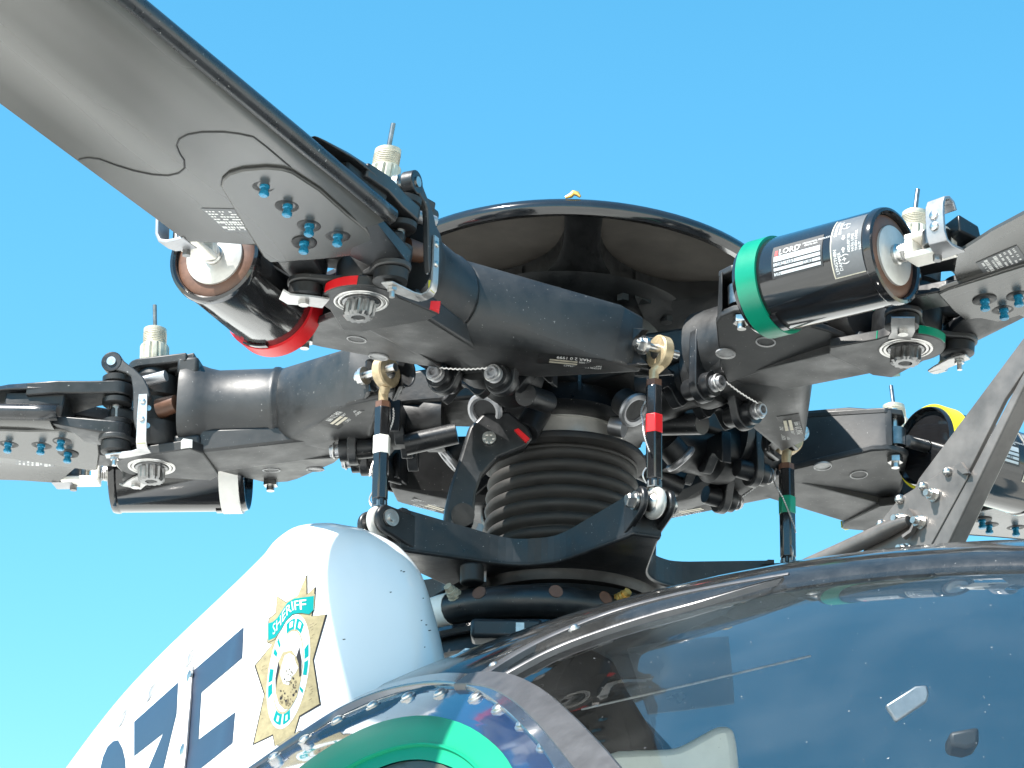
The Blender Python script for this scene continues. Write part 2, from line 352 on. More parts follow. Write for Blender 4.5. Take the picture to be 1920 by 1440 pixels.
    b = B(); b.lathe([(0.034, 0), (0.036, 0.01), (0.036, 0.022), (0.030, 0.028), (0.030, 0.06), (0.034, 0.066), (0.034, 0.085)], (0.212, 0.004, -0.020), (-1, 0, 0), 28); out(b, 'feathering_bearing', 'dark')
    def hh(px_, py_, off):
        o_, d_ = ray(px_, py_, ANG['A']); h = ht.ray_cast(o_, d_)
        return None if h[0] is None else h[0] - d_ * off
    q4 = [hh(1010, 662, 0.001), hh(1134, 674, 0.001), hh(1131, 693, 0.001), hh(1006, 681, 0.001)]
    if all(q4):
        b = B(); b.prism(q4, (hh(1070, 676, 0.0) - hh(1070, 676, 0.001)) * 0.9); ip = out(b, 'stamped_plate', 'dark')
        nrm = (q4[1] - q4[0]).cross(q4[3] - q4[0]).normalized(); nrm = -nrm if nrm.dot(ray(1070, 676, ANG['A'])[1]) > 0 else nrm
        f = lambda u, v: q4[0].lerp(q4[1], u).lerp(q4[3].lerp(q4[2], u), v) + nrm * 0.0006
        b = B()
        for tx, u1, v0, hgt, u2 in (('MAR 2 0 1999', 0.80, 0.05, 0.26, 0.28), ('SERIAL NO 0482', 0.97, 0.40, 0.13, 0.62), ('PART NO 369', 0.97, 0.62, 0.13, 0.66), ('ASSEMBLY SUB CONTRACT', 0.97, 0.82, 0.15, 0.40)):
            vs, fs = text_mesh(tx, 1.0); mxx = max(v_[0] for v_ in vs); mxy = max(v_[1] for v_ in vs)
            b.mesh([f(u1 - (u1 - u2) * x / mxx, v0 + hgt * y / mxy) for x, y, z in vs], fs)
        out(b, 'print', 'print', ip)
        b = B()
        for v0 in (0.40, 0.62): b.mesh([f(0.18, v0), f(0.60, v0), f(0.60, v0 + 0.14), f(0.18, v0 + 0.14)], [(0, 1, 2, 3)])
        out(b, 'serial_strip', 'cad', ip)
    # outboard fork, sheared with the lead-lag pin
    def sout(b, *a, **k): b.map(shear); return out(b, *a, **k)
    b = B()                                                         # upper lug
    P = [(0.405, 0.036), (0.405, -0.036)] + [(0.452 + 0.026 * cos(R(a)), 0.026 * sin(R(a))) for a in range(-75, 76, 15)]
    b.prism([(x, y, 0.040) for x, y in P], (0, 0, 0.010))
    b.prism([(0.398, 0.030, 0.036), (0.398, -0.030, 0.036), (0.43, -0.018, 0.036), (0.43, 0.018, 0.036)], (0, 0, 0.016)); sout(b, 'upper_lug', 'black', bevel=0.0018)
    b = B()                                                         # lower lug, pear shaped
    P = [(0.394, 0.052), (0.384, 0.035), (0.384, -0.035), (0.396, -0.050)] + [(0.450 + 0.0375 * cos(R(a)), 0.0375 * sin(R(a))) for a in range(-100, 101, 10)]
    b.prism([(x, y, -0.0615) for x, y in P], (0, 0, 0.0105)); sout(b, 'lower_lug', 'black', bevel=0.0012)
    b = B(); b.box((0.402, 0.004, -0.0505), (0.03, 0.07, 0.02)); sout(b, 'fork_root', 'black', bevel=0.004)
    b = B(); b.box((0.404, 0.004, 0.036), (0.024, 0.062, 0.02)); sout(b, 'fork_root', 'black', bevel=0.004)
    for a0, a1 in ((-128, -100), (-36, 22)):
        L_ = [R(a0 + (a1 - a0) * k / 6) for k in range(7)]
        b = B(); b.prism([(0.450 + 0.0382 * cos(a), 0.0382 * sin(a), -0.0605) for a in L_] + [(0.450 + 0.036 * cos(a), 0.036 * sin(a), -0.0605) for a in L_[::-1]], (0, 0, 0.0085)); sout(b, 'paint_mark', 'red')
    b = B(); b.box((0.4, 0.048, -0.056), (0.014, 0.010, 0.0085), MX.Rotation(R(-62), 3, 'Z')); sout(b, 'paint_mark', 'red')
    b = B(); b.torus((0.45, 0, -0.0615), (0, 0, 1), 0.0245, 0.0016, 36, 8, 0.8); b.torus((0.45, 0, -0.0615), (0, 0, 1), 0.0205, 0.0016, 36, 8, 0.8); ring = sout(b, 'bearing_ring', 'steel')
    b = B(); b.lathe([(0.0175, 0), (0.0175, 0.0025), (0.0152, 0.0035), (0.0148, 0.015), (0.0125, 0.0175), (0.0068, 0.0175), (0.0058, 0.0150)], (0.45, 0, -0.0605), (0, 0, -1), 48, fn=lambda r, z, i: r * (1 if (i % 4) < 2 or z < 0.003 or r < 0.01 else 0.88)); nut = sout(b, 'lag_nut', 'steel_d', sharp=30)
    b = B(); b.cyl((0.45, 0, -0.0772), (0.45, 0, -0.0775), 0.0056, n=6); sout(b, 'drive_socket', 'dark', nut)
    b = B(); b.lathe([(0.0155, 0.050), (0.0160, 0.052), (0.0160, 0.070), (0.0150, 0.072), (0.0128, 0.0722)], (0.45, 0, 0), (0, 0, 1), 48, fn=lambda r, z, i: r * (0.86 if i % 4 == 0 and 0.053 < z + 0.002 and r > 0.0155 else 1)); plug = sout(b, 'castellated_nut', 'cad', sharp=30)
    b = B(); pr = [(0.0128, 0.072)]
    for k in range(7): pr += [(0.0130, 0.0735 + k * 0.0019), (0.0123, 0.0745 + k * 0.0019)]
    b.lathe(pr + [(0.0128, 0.087), (0.0126, 0.0905), (0.0105, 0.0915), (0.004, 0.0918)], (0.45, 0, 0), (0, 0, 1), 32); sout(b, 'threaded_plug', 'cad', plug, sharp=30)
    b = B(); b.cyl((0.45, 0, 0.09), (0.451, 0.001, 0.1175), 0.0024, n=12); sout(b, 'pin', 'steel_d', plug)
    # lead-lag link round the lag pin, between the lugs
    b = B(); b.lathe([(0.033, -0.049), (0.034, -0.046), (0.034, -0.022), (0.026, -0.019), (0.026, 0.006), (0.030, 0.009), (0.030, 0.030), (0.022, 0.033), (0.02, 0.040)], (0.446, 0.004, 0), (0, 0, 1), 36); lk = sout(b, 'lag_link', 'dark')
    b = B(); b.prism([(0.452, -0.030, -0.026), (0.452, 0.030, -0.026), (0.472, 0.050, -0.026), (0.482, 0.052, -0.026), (0.490, 0.040, -0.026), (0.478, 0.018, -0.026), (0.478, -0.018, -0.026), (0.490, -0.040, -0.026), (0.480, -0.054, -0.026), (0.468, -0.050, -0.026)], (0, 0, 0.014)); sout(b, 'link_arm', 'dark', lk, bevel=0.003)
    P = [(0.479 + 0.018 * cos(R(a)), -0.045 + 0.018 * sin(R(a))) for a in range(-150, 46, 15)] + [(0.484, -0.022), (0.476, -0.006), (0.476, 0.010), (0.484, 0.024)] + [(0.479 + 0.018 * cos(R(a)), 0.045 + 0.018 * sin(R(a))) for a in range(-45, 151, 15)] + [(0.455, 0.030), (0.452, -0.030)]
    b = B(); b.prism([(x, y, -0.0500) for x, y in P], (0, 0, 0.0062)); sout(b, 'bow_plate', 'black', lk, bevel=0.0014)
    b = B(); b.cyl((0.435, 0.028, -0.008), (0.415, 0.036, -0.006), 0.011, 0.009, 20); sout(b, 'link_stop', 'brown', lk)
    b = B(); b.cyl((0.458, 0.040, 0.016), (0.424, 0.048, 0.020), 0.0058, n=16); sout(b, 'stop_pin', 'alu_d', lk)
    return t
LBL_H = {'A': 'black pitch housing with red paint marks pointing toward the camera at upper left',
 'B': 'black pitch housing with sunlit cylindrical barrel and white marks, extending left',
 'C': 'black pitch housing with green paint marks under the green banded damper',
 'D': 'black pitch housing far right, beside the yellow banded damper and behind the wire cutter',
 'E': 'black pitch housing at the back, mostly hidden behind the rubber bellows'}
def per_arm(make, base, labels):
    p = make(); res = {}
    for k in ARMS:
        if k not in labels: continue
        if not res:
            r = p; r.location = MX.Rotation(ANG[k], 3, 'Z') @ V(base); r.rotation_euler = (0, 0, ANG[k]); r['label'] = labels[k]
        else: r = dup(p, base, ANG[k], labels[k])
        res[k] = r
    return res
HOUS = per_arm(make_housing, HB, LBL_H)
for k, r in HOUS.items():
    recolour(r, 'paint_mark', COLN[k])

# ================================================================== BLADES
BB = (0.55, -0.02, -0.03)
def zpl(x, y): return -0.03305 + 0.0929 * (x - 0.5675) + 0.0642 * (y - 0.011)
PN = V((0.0929, 0.0642, -1)).normalized(); PP = V((0.5675, 0.011, -0.03305))
def apx(px, py, off=0.0): return on_plane(px, py, PP + PN * off, PN, ANG['A'])
def foil(x):
    ch = 0.190; le = 0.079 - 0.09 * (x - 0.58); thk = 1.0 if x > 0.62 else 0.86
    up_ = [(1.0, 0.002), (0.9, 0.006), (0.75, 0.0125), (0.55, 0.0185), (0.35, 0.0215), (0.2, 0.0205), (0.1, 0.0165), (0.05, 0.0125), (0.02, 0.0085), (0.005, 0.0045), (0.0, 0.0005)]
    lo_ = [(0.004, -0.0035), (0.015, -0.0065), (0.04, -0.0095), (0.09, -0.0115), (0.16, -0.0115), (0.26, -0.0100), (0.4, -0.0078), (0.5, -0.0068), (0.6, -0.0062), (0.68, -0.0040), (0.78, -0.0012), (0.9, -0.0012), (1.0, -0.0018)]
    P = []
    for c, z in up_ + lo_:
        y = le - c * ch; zz = zpl(x, y) + 0.0065 + z * thk; P.append(V((x, y, zz)))
    return P
def make_blade():
    t = thing('rotor_blade', '', 'rotor blade', BB, 0, 'main rotor blades')
    def out(b, n, m, par=None, **k): return b.out(n, m, par or t, BB, **k)
    xs = [0.545, 0.56, 0.58, 0.62, 0.68, 0.75, 0.85, 1.0, 1.3, 1.8, 2.6]
    b = B(); rings = [foil(x) for x in xs]
    for r, x in zip(rings[:4], xs[:4]):                             # the root is cut obliquely: trailing corner further out
        for p in r:
            ch = (0.079 - p.y) / 0.19
            if ch > 0.7: p.x += max(0, (ch - 0.7)) * (0.64 - x) * 1.6 if x < 0.64 else 0
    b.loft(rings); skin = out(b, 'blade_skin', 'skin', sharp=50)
    # leading edge abrasion strip, 1 mm proud
    b = B(); rings = []
    for x in [0.536] + xs[1:]:
        f = foil(max(x, 0.545)); c = V((x, f[11].y - 0.012, sum((p.z for p in f[8:14]), 0) / 6)); seg = f[7:14]
        rings.append([V((x, p.y, p.z)) + (V((0, p.y, p.z)) - V((0, c.y, c.z))).normalized() * 0.0009 for p in seg])
    b.loft(rings, closed=False); strip = out(b, 'abrasion_strip', 'blade_le', sharp=60)
    md = strip.modifiers.new('thick', 'SOLIDIFY'); md.thickness = 0.0008; md.offset = -1
    # sealant seam wandering across the skin
    seam = [(147, 309), (165, 306), (185, 309), (215, 320), (250, 331), (285, 338), (315, 336), (335, 328), (346, 316), (345, 301), (336, 287), (331, 273), (336, 260), (352, 250), (380, 243), (420, 240), (450, 242), (475, 247), (500, 266), (520, 283), (545, 305)]
    pts = [apx(x, y, 0.0004) for x, y in seam]
    tree = BVHTree.FromPolygons([v_.co + V(BB) for v_ in skin.data.vertices], [p.vertices[:] for p in skin.data.polygons])
    def stick(p, off):
        h = tree.ray_cast(p + V((0, 0, -0.1)), V((0, 0, 1))); return (h[0] - V((0, 0, off))) if h[0] else p
    fine = []
    for p, q in zip(pts, pts[1:]): fine += [p.lerp(q, k / 4) for k in range(4)]
    b = B(); b.tube([stick(p, 0.0002) for p in fine + [pts[-1]]], 0.00085, 6); out(b, 'sealant_seam', 'dark')
    # root doubler plate on the underside
    dpx = [(415, 345), (418, 332), (430, 320), (455, 310), (500, 303), (530, 304), (549, 310), (600, 345), (650, 390), (688, 426), (704, 452), (696, 470), (600, 481), (507, 487), (494, 477), (455, 415)]
    P = [stick(apx(x, y), 0.0) for x, y in dpx]
    zf = lambda p: V((p.x, p.y, min(p.z, zpl(p.x, p.y) + 0.001)))
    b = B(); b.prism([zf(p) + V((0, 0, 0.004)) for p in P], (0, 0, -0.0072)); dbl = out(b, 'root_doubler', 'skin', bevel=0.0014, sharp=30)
    b = B(); b.tube([zf(p) + V((0, 0, -0.0012)) for p in P + P[:1]], 0.0007, 6); out(b, 'doubler_seam', 'dark', dbl)
    # five rubber cups with blue bolts
    for x, y in ((497, 339), (540, 377), (581, 414), (571, 447), (634, 433)):
        p = apx(x, y, 0.0); p = zf(p) + V((0, 0, -0.0040))
        b = B(); b.lathe([(0.0118, -0.001), (0.0116, 0.0006), (0.0085, 0.0016), (0.0048, 0.0004)], p, PN, 24); cup = out(b, 'bolt_cup', 'dark')
        b = B(); b.lathe([(0.0046, 0), (0.0046, 0.003), (0.0036, 0.0038), (0.0036, 0.0070), (0.0046, 0.0076), (0.0046, 0.0100), (0.0034, 0.0110)], p, (0.04, -0.02, -1), 12); out(b, 'blue_bolt', 'teal', cup)
    # data placard with its print
    pl = [(377, 399), (440, 394), (475, 439), (425, 443)]
    P = [stick(apx(x, y), 0.0) for x, y in pl]
    b = B(); b.prism([p + V((0, 0, 0.001)) for p in P], (0, 0, -0.0016)); pc = out(b, 'data_placard', 'plc')
    b = B()
    for j in range(8):
        for i in range(9):
            if random.random() < 0.15: continue
            u0, u1, v0, v1 = 0.05 + i * 0.1, 0.05 + i * 0.1 + 0.05 + 0.05 * random.random(), 0.08 + j * 0.11, 0.08 + j * 0.11 + (0.05 if j not in (4, 6) else 0.085)
            f = lambda u, v: (P[0].lerp(P[1], u)).lerp(P[3].lerp(P[2], u), v) + V((0, 0, -0.0009))
            b.mesh([f(u0, v0), f(u1, v0), f(u1, v1), f(u0, v1)], [(0, 1, 2, 3)])
    out(b, 'print', 'print', pc)
    # root fittings: upper and lower arms to the two blade pins
    def arm(sy, z0, z1, n):
        b = B(); py = 0.045 * sy; lo_ = z0 < -0.02
        P = [(0.478 + 0.0165 * cos(R(a)), py + 0.0165 * sin(R(a))) for a in range(90, 271, 15)]
        if sy > 0: P = P + ([(0.490, 0.026), (0.500, 0.020), (0.512, 0.026), (0.5165, 0.048), (0.516, 0.062), (0.505, 0.063)] if lo_ else [(0.505, 0.022), (0.535, 0.004), (0.575, 0.0), (0.575, 0.062), (0.54, 0.066), (0.505, 0.062)])
        else: P = P + ([(0.50, -0.060), (0.533, -0.052), (0.540, -0.04), (0.527, -0.012), (0.505, -0.022)] if lo_ else [(0.50, -0.060), (0.545, -0.056), (0.575, -0.040), (0.575, 0.0), (0.535, -0.004), (0.505, -0.022)])
        b.prism([(x, y, z0) for x, y in P], (0, 0, z1 - z0)).map(shear)
        return out(b, n, 'black2', bevel=0.0016)
    b = B(); b.hull([shear(V((0.478 + 0.0165 * cos(R(a)), 0.045 + 0.0165 * sin(R(a)), z))) for a in range(0, 360, 18) for z in (-0.0455, -0.0322)] + [V(p) for p in ((0.534, 0.016, -0.0365), (0.534, 0.016, -0.028), (0.545, 0.066, -0.033), (0.545, 0.066, -0.024), (0.520, 0.010, -0.0385))])
    out(b, 'lower_root_arm', 'black2', bevel=0.0012, sharp=30)
    for sy in (1, -1):
        (sy < 0 and arm(sy, -0.0400, -0.028, 'lower_root_arm')); arm(sy, -0.0015, 0.0125, 'upper_root_arm')
        py = 0.045 * sy
        b = B()
        for z0, z1, r in ((0.0130, 0.0215, 0.0165), (-0.0105, -0.0025, 0.0160), (-0.0330, -0.0262, 0.0160), (-0.0620, -0.0495, 0.0162)):
            b.lathe([(r - 0.0022, z0), (r, z0 + 0.0015), (r, z1 - 0.0015), (r - 0.0022, z1)], (0.478, py, 0), (0, 0, 1), 28)
        b.map(shear); stack = out(b, 'pin_bushing', 'dark')
        b = B(); b.cyl((0.478, py, -0.064), (0.478, py, 0.023), 0.0062, n=18); b.map(shear); out(b, 'blade_pin', 'steel_d', stack)
    b = B(); b.hull([V(p) for p in ((0.536, 0.060, -0.030), (0.53, 0.060, 0.002), (0.545, -0.05, -0.026), (0.545, -0.05, 0.0), (0.60, 0.06, -0.020), (0.60, 0.055, 0.005), (0.60, -0.05, -0.02), (0.60, -0.04, 0.003))]); b.map(shear); out(b, 'root_block', 'dark', bevel=0.002)
    b = B(); b.hull([V(p) for p in ((0.54, 0.066, 0.004), (0.54, -0.04, 0.003), (0.60, 0.062, 0.006), (0.60, -0.05, 0.004), (0.65, 0.05, 0.008), (0.65, -0.03, 0.006), (0.54, 0.06, 0.014), (0.54, -0.03, 0.014), (0.60, 0.05, 0.016))]); b.map(shear); out(b, 'upper_root_fitting', 'black2', bevel=0.002)
    # folding cam lever on the leading pin
    b = B(); c = V((0.480, 0.0655, 0.034))
    lpx = [(550, 283), (562, 257), (585, 246), (615, 248), (650, 280), (700, 318), (745, 360), (772, 415), (780, 455), (765, 488), (722, 480), (716, 600), (704, 632), (692, 570), (690, 420), (680, 355), (655, 338), (610, 326), (570, 312)]
    P = [on_plane(x * 0.36458, 580 + y * 0.36458, (0, 0.0655, 0), (0, 1, 0), ANG['B']) for x, y in lpx]
    b = B(); b.prism(P, (0, 0.0065, 0)); lev = out(b, 'cam_lever', 'black', bevel=0.0014)
    b = B(); b.cyl((0.482, 0.060, 0.034), (0.482, 0.0725, 0.034), 0.0115); out(b, 'lever_eye', 'black2', lev, bevel=0.001)
    b = B(); b.cyl((0.482, 0.050, 0.034), (0.482, 0.056, 0.034), 0.0105); b.cyl((0.482, 0.046, 0.034), (0.482, 0.0740, 0.034), 0.0050); b.cyl((0.482, 0.0385, 0.034), (0.482, 0.0445, 0.034), 0.0098); out(b, 'cam_roller', 'steel', lev)
    b = B(); b.strap([(0.4440, 0.0735, -0.006), (0.4435, 0.0735, -0.030), (0.4430, 0.0728, -0.051), (0.4430, 0.0715, -0.0585), (0.4430, 0.0680, -0.0630), (0.4430, 0.0630, -0.0645), (0.4430, 0.0560, -0.0650)], [(1, 0, 0)] * 7, [0.009, 0.0105, 0.0105, 0.011, 0.0115, 0.012, 0.013], 0.0018); sp = out(b, 'spring_strap', 'alu')
    b = B(); b.prism([(0.4365, 0.0630, -0.0656), (0.4495, 0.0630, -0.0656), (0.456, 0.0590, -0.0658), (0.487, 0.0530, -0.0664), (0.489, 0.0420, -0.0660), (0.470, 0.0400, -0.0660), (0.447, 0.0480, -0.0656), (0.4365, 0.0530, -0.0656)], (0, 0, 0.0018)); out(b, 'strap_foot', 'alu', sp, bevel=0.0004)
    for z in (-0.014, -0.034):
        b = B(); b.lathe([(0.0032, 0), (0.003, 0.0012), (0.0018, 0.002)], (0.4437, 0.0743, z), (0, 1, 0), 12); out(b, 'rivet', 'steel', sp)
        b = B(); b.lathe([(0.0032, 0), (0.003, 0.0012), (0.0018, 0.002)], (0.4400, 0.0640, z - 0.004), (0.3, -1, 0), 12); out(b, 'rivet', 'steel', sp)
    b = B(); b.box((0.4430, 0.0700, -0.0560), (0.009, 0.0022, 0.010)); out(b, 'primer_patch', 'yprim', sp)
    b = B(); b.cyl((0.478, 0.0475, -0.0665), (0.478, 0.0475, -0.070), 0.0048, n=6); b.cyl((0.478, 0.0475, -0.070), (0.478, 0.0475, -0.0765), 0.0026, n=10); out(b, 'strap_screw', 'steel', sp)
    # tab under the trailing pin
    b = B(); b.strap([(0.464, -0.030, -0.0635), (0.478, -0.043, -0.0640), (0.487, -0.056, -0.0640), (0.492, -0.062, -0.0600)], (0.8, 0.6, 0), 0.022, 0.0018); tb = out(b, 'lock_tab', 'alu')
    b = B(); b.cyl((0.479, -0.045, -0.058), (0.479, -0.045, -0.069), 0.0052, n=8); out(b, 'tab_screw', 'steel', tb)
    # damper yoke bracket on the trailing edge
    b = B(); b.strap([(0.583, -0.106, -0.0365), (0.583, -0.116, -0.0370), (0.584, -0.126, -0.0370), (0.585, -0.1330, -0.0345), (0.585, -0.1362, -0.0275), (0.585, -0.1368, -0.012), (0.585, -0.1362, 0.000), (0.585, -0.1330, 0.0068), (0.585, -0.1265, 0.0095), (0.585, -0.1200, 0.0070), (0.585, -0.1165, 0.0000)], [(1, 0, 0)] * 11, [0.024, 0.023, 0.021] + [0.0195] * 8, 0.0036); yb = out(b, 'damper_bracket', 'alu_d', bevel=0.0008)
    for z in (-0.010, -0.021):
        b = B(); b.lathe([(0.0046, 0), (0.0042, 0.0018), (0.002, 0.003)], (0.585, -0.1384, z), (0, -1, 0), 14); out(b, 'rivet', 'steel', yb)
    b = B(); b.hull([V(p) for p in ((0.598, -0.118, -0.005), (0.598, -0.118, -0.022), (0.572, -0.108, -0.022), (0.572, -0.108, -0.006), (0.60, -0.085, -0.022), (0.575, -0.07, -0.026), (0.60, -0.09, -0.008), (0.575, -0.08, -0.010))]); out(b, 'bracket_foot', 'black2', bevel=0.002)
    b = B(); b.cyl((0.572, -0.117, -0.030), (0.572, -0.117, -0.016), 0.0135); out(b, 'yoke_bearing', 'steel_d')
    b = B(); b.cyl((0.572, -0.117, -0.044), (0.572, -0.117, -0.034), 0.0042, n=6); out(b, 'yoke_bolt', 'steel_d')
    return t
LBL_B = {'A': 'grey black rotor blade sweeping to the upper left corner, five blue bolts underneath',
 'B': 'rotor blade leaving the left edge of the picture, seen edge on at middle height',
 'C': 'rotor blade behind the green banded damper, leaving the right edge of the picture',
 'D': 'rotor blade low at far right behind the bare metal wire cutter'}
BLADE = per_arm(make_blade, BB, LBL_B)

# ================================================================== DAMPERS
DB = (0.45, -0.125, -0.023)
DO = V((0.5249, -0.1171, -0.0245)); DI = V((0.374, -0.132, -0.022)); DA = (DI - DO).normalized(); DL = (DI - DO).length
E1 = (V((0, 0, 1)) - DA * DA.z).normalized(); E2 = DA.cross(E1)
def dcyl(s, th, r): return DO + DA * s + (E1 * cos(th) + E2 * sin(th)) * r
def wrap(b, s0, s1, t0, t1, r, th=0.0004, n=14):
    rings = []
    for k in range(n + 1):
        a = R(t0 + (t1 - t0) * k / n); rings.append([dcyl(s0, a, r), dcyl(s1, a, r), dcyl(s1, a, r + th), dcyl(s0, a, r + th)])
    b.loft(rings); return b
def wrap_text(b, s, size, s0, t0, r, mode):
    vs, fs = text_mesh(s, size)
    if mode == 'ax': P = [dcyl(s0 - x, R(t0) + y / r, r) for x, y, z in vs]
    else: P = [dcyl(s0 + y, R(t0) + x / r, r) for x, y, z in vs]
    b.mesh(P, fs); return b
def make_damper():
    t = thing('lead_lag_damper', '', 'damper', DB, 0, 'lead lag dampers of the rotor')
    def out(b, n, m, par=None, **k): return b.out(n, m, par or t, DB, **k)
    r = 0.0452
    b = B(); b.lathe([(0.0395, 0.006), (0.0405, 0.0005), (0.0425, -0.0015), (0.0455, -0.0005), (0.0465, 0.0025), (0.0465, 0.0065), (r, 0.0085), (r, DL - 0.004), (0.0435, DL), (0.0425, DL), (0.040, DL - 0.006), (0.010, DL - 0.007)], DO, DA, 56); brl = out(b, 'barrel', 'gloss', sharp=30)
    b = B(); b.lathe([(0.0395, 0.0045), (0.036, 0.0025), (0.030, 0.0022), (0.020, 0.002)], DO, DA, 48); out(b, 'elastomer_ring', 'brown')
    b = B(); b.lathe([(0.0285, 0.0022), (0.0285, -0.0002), (0.028, -0.0006), (0.007, -0.0010)], DO, DA, 40); out(b, 'end_disc', 'disc')
    b = B(); b.cyl(DO + DA * 0.001, DO - DA * 0.024, 0.0050, n=16); b.lathe([(0.0098, 0.001), (0.0098, 0.004), (0.0085, 0.0055)], DO, -DA, 24); stud = out(b, 'stud', 'steel')
    b = B(); b.lathe([(0.0086, 0.005), (0.0086, 0.012), (0.0072, 0.0145)], DO, -DA, 18, fn=lambda rr, z, i: rr * (1 if (i // 3) % 2 == 0 or z < 0.010 else 0.8)); out(b, 'castle_nut', 'steel', stud)
    pts = []
    for k in range(40): a = k * 0.9; pts.append(DO - DA * (0.009 + 0.012 * k / 40) + (E1 * cos(a) + E2 * sin(a)) * (0.0092 - 0.002 * k / 40))
    b = B(); b.tube(pts, 0.0007, 6); out(b, 'safety_wire', 'alu', stud)
    # white yoke with its window
    ya = -DA; e2 = V((0, 0, 1)); e3 = ya.cross(e2)
    mx = MX((ya, e3, e2)).transposed(); c0 = DO + ya * 0.017
    b = B()
    for dz in (-0.0095, 0.0095): b.box(c0 + ya * 0.021 + e2 * dz, (0.043, 0.024, 0.0060), mx)
    b.box(c0 + ya * 0.0035, (0.0085, 0.0235, 0.0140), mx); b.box(c0 + ya * 0.0395, (0.006, 0.0235, 0.0140), mx)
    out(b, 'yoke', 'wpart', bevel=0.0016)
    b = B(); b.cyl(c0 + ya * 0.018 - e2 * 0.007, c0 + ya * 0.018 + e2 * 0.007, 0.0062, n=16); out(b, 'yoke_ball', 'steel')
    # colour band and clip
    b = B(); b.lathe([(0.0452, 0.1235), (0.0478, 0.1237), (0.0478, 0.1455), (0.0452, 0.1457)], DO, DA, 56, cap=False); out(b, 'colour_band', 'green', sharp=30)
    b = B(); wrap(b, 0.1165, 0.1232, -182, -150, 0.0455, 0.0016, 8); out(b, 'band_clip', 'gloss')
    # name plate: LORD above white ruled boxes
    b = B(); wrap(b, 0.0505, 0.1060, -108, -66, r, 0.0004); np_ = out(b, 'name_plate', 'printk')
    b = B()
    for a0, a1 in ((-88.0, -81.2), (-94.0, -90.0), (-99.6, -96.0), (-105.4, -101.8)): wrap(b, 0.0525, 0.1035, a0, a1, r + 0.0005, 0.0002, 3)
    out(b, 'white_box', 'label', np_)
    b = B(); wrap_text(b, 'LORD', 0.0088, 0.0985, -79.6, r + 0.0008, 'ax')
    wrap_text(b, '®', 0.004, 0.0775, -75.5, r + 0.0008, 'ax')
    wrap_text(b, 'MECHANICAL PRODUCTS', 0.0026, 0.0725, -74.0, r + 0.0008, 'ax'); wrap_text(b, 'ERIE PA USA', 0.0026, 0.0700, -77.5, r + 0.0008, 'ax')
    out(b, 'print', 'print', np_)
    b = B(); wrap(b, 0.0995, 0.1025, -80.5, -73.5, r + 0.0006, 0.0002, 2); out(b, 'logo', 'printr', np_)
    b = B(); wrap_text(b, 'LORD PART', 0.0042, 0.1025, -94.0, r + 0.0009, 'ax'); wrap_text(b, 'CURE', 0.0042, 0.0715, -99.8, r + 0.0009, 'ax'); wrap_text(b, 'S/N', 0.0042, 0.1025, -105.2, r + 0.0009, 'ax'); out(b, 'print', 'printk', np_)
    # adjustment placard round the outboard end
    b = B(); wrap(b, 0.0085, 0.0420, -126, -46, r, 0.0005, 20); pc = out(b, 'adjustment_placard', 'plc')
    b = B(); wrap(b, 0.0405, 0.0416, -126, -46, r + 0.0006, 0.0002, 20); wrap(b, 0.0088, 0.0415, -126.4, -125.4, r + 0.0006, 0.0002, 2); out(b, 'placard_border', 'cad', pc)
    b = B()
    wrap_text(b, 'LENGTHEN', 0.0046, 0.0352, -122, r + 0.0008, 'ci'); wrap_text(b, 'DAMPER', 0.0046, 0.0308, -119, r + 0.0008, 'ci')
    wrap_text(b, '(+)', 0.0085, 0.0245, -113, r + 0.0008, 'ci')
    wrap_text(b, 'SHORTEN', 0.0044, 0.0352, -76, r + 0.0008, 'ci'); wrap_text(b, 'DAMPER', 0.0044, 0.0308, -74, r + 0.0008, 'ci')
    wrap_text(b, '(-)', 0.0085, 0.0245, -68, r + 0.0008, 'ci')
    for a, s_ in ((-95, 1), (-80, -1)):
        P = [(-3.4, 0.0008), (0, 0.0008), (0, 0.0022), (3.2, 0), (0, -0.0022), (0, -0.0008), (-3.4, -0.0008)]
        b.mesh([dcyl(0.0275 + y, R(a + s_ * x), r + 0.0008) for x, y in P], [tuple(range(7))])
    for k, tx in enumerate(('ADJUST TO', 'NULL LINE', 'THEN LOCK', 'NUT')): wrap_text(b, tx, 0.0038, 0.0205 - k * 0.0040, -100, r + 0.0008, 'ci')
    out(b, 'print', 'print', pc)
    # inboard rod end to the housing bracket
    b = B(); b.cyl(DI - DA * 0.006, DI + DA * 0.022, 0.007, n=16); b.cyl((0.345, -0.1215, -0.026), (0.345, -0.1215, -0.006), 0.0125); out(b, 'inner_rod_end', 'steel_d')
    return t
LBL_D = {'A': 'glossy black damper cylinder with red band, hanging under the upper left blade',
 'B': 'glossy black damper cylinder with white band beneath the left rotor arm',
 'C': 'glossy black damper cylinder with green band and white maker label, upper right',
 'D': 'glossy black damper cylinder with bright yellow band behind the wire cutter',
 'E': 'black damper cylinder at the far back, hidden among the hub parts'}
DAMP = per_arm(make_damper, DB, {k: v for k, v in LBL_D.items() if k != 'E'})
for k, r in DAMP.items(): recolour(r, 'colour_band', {'A': 'red', 'B': 'wtape', 'C': 'green', 'D': 'yellow', 'E': 'blue'}[k])

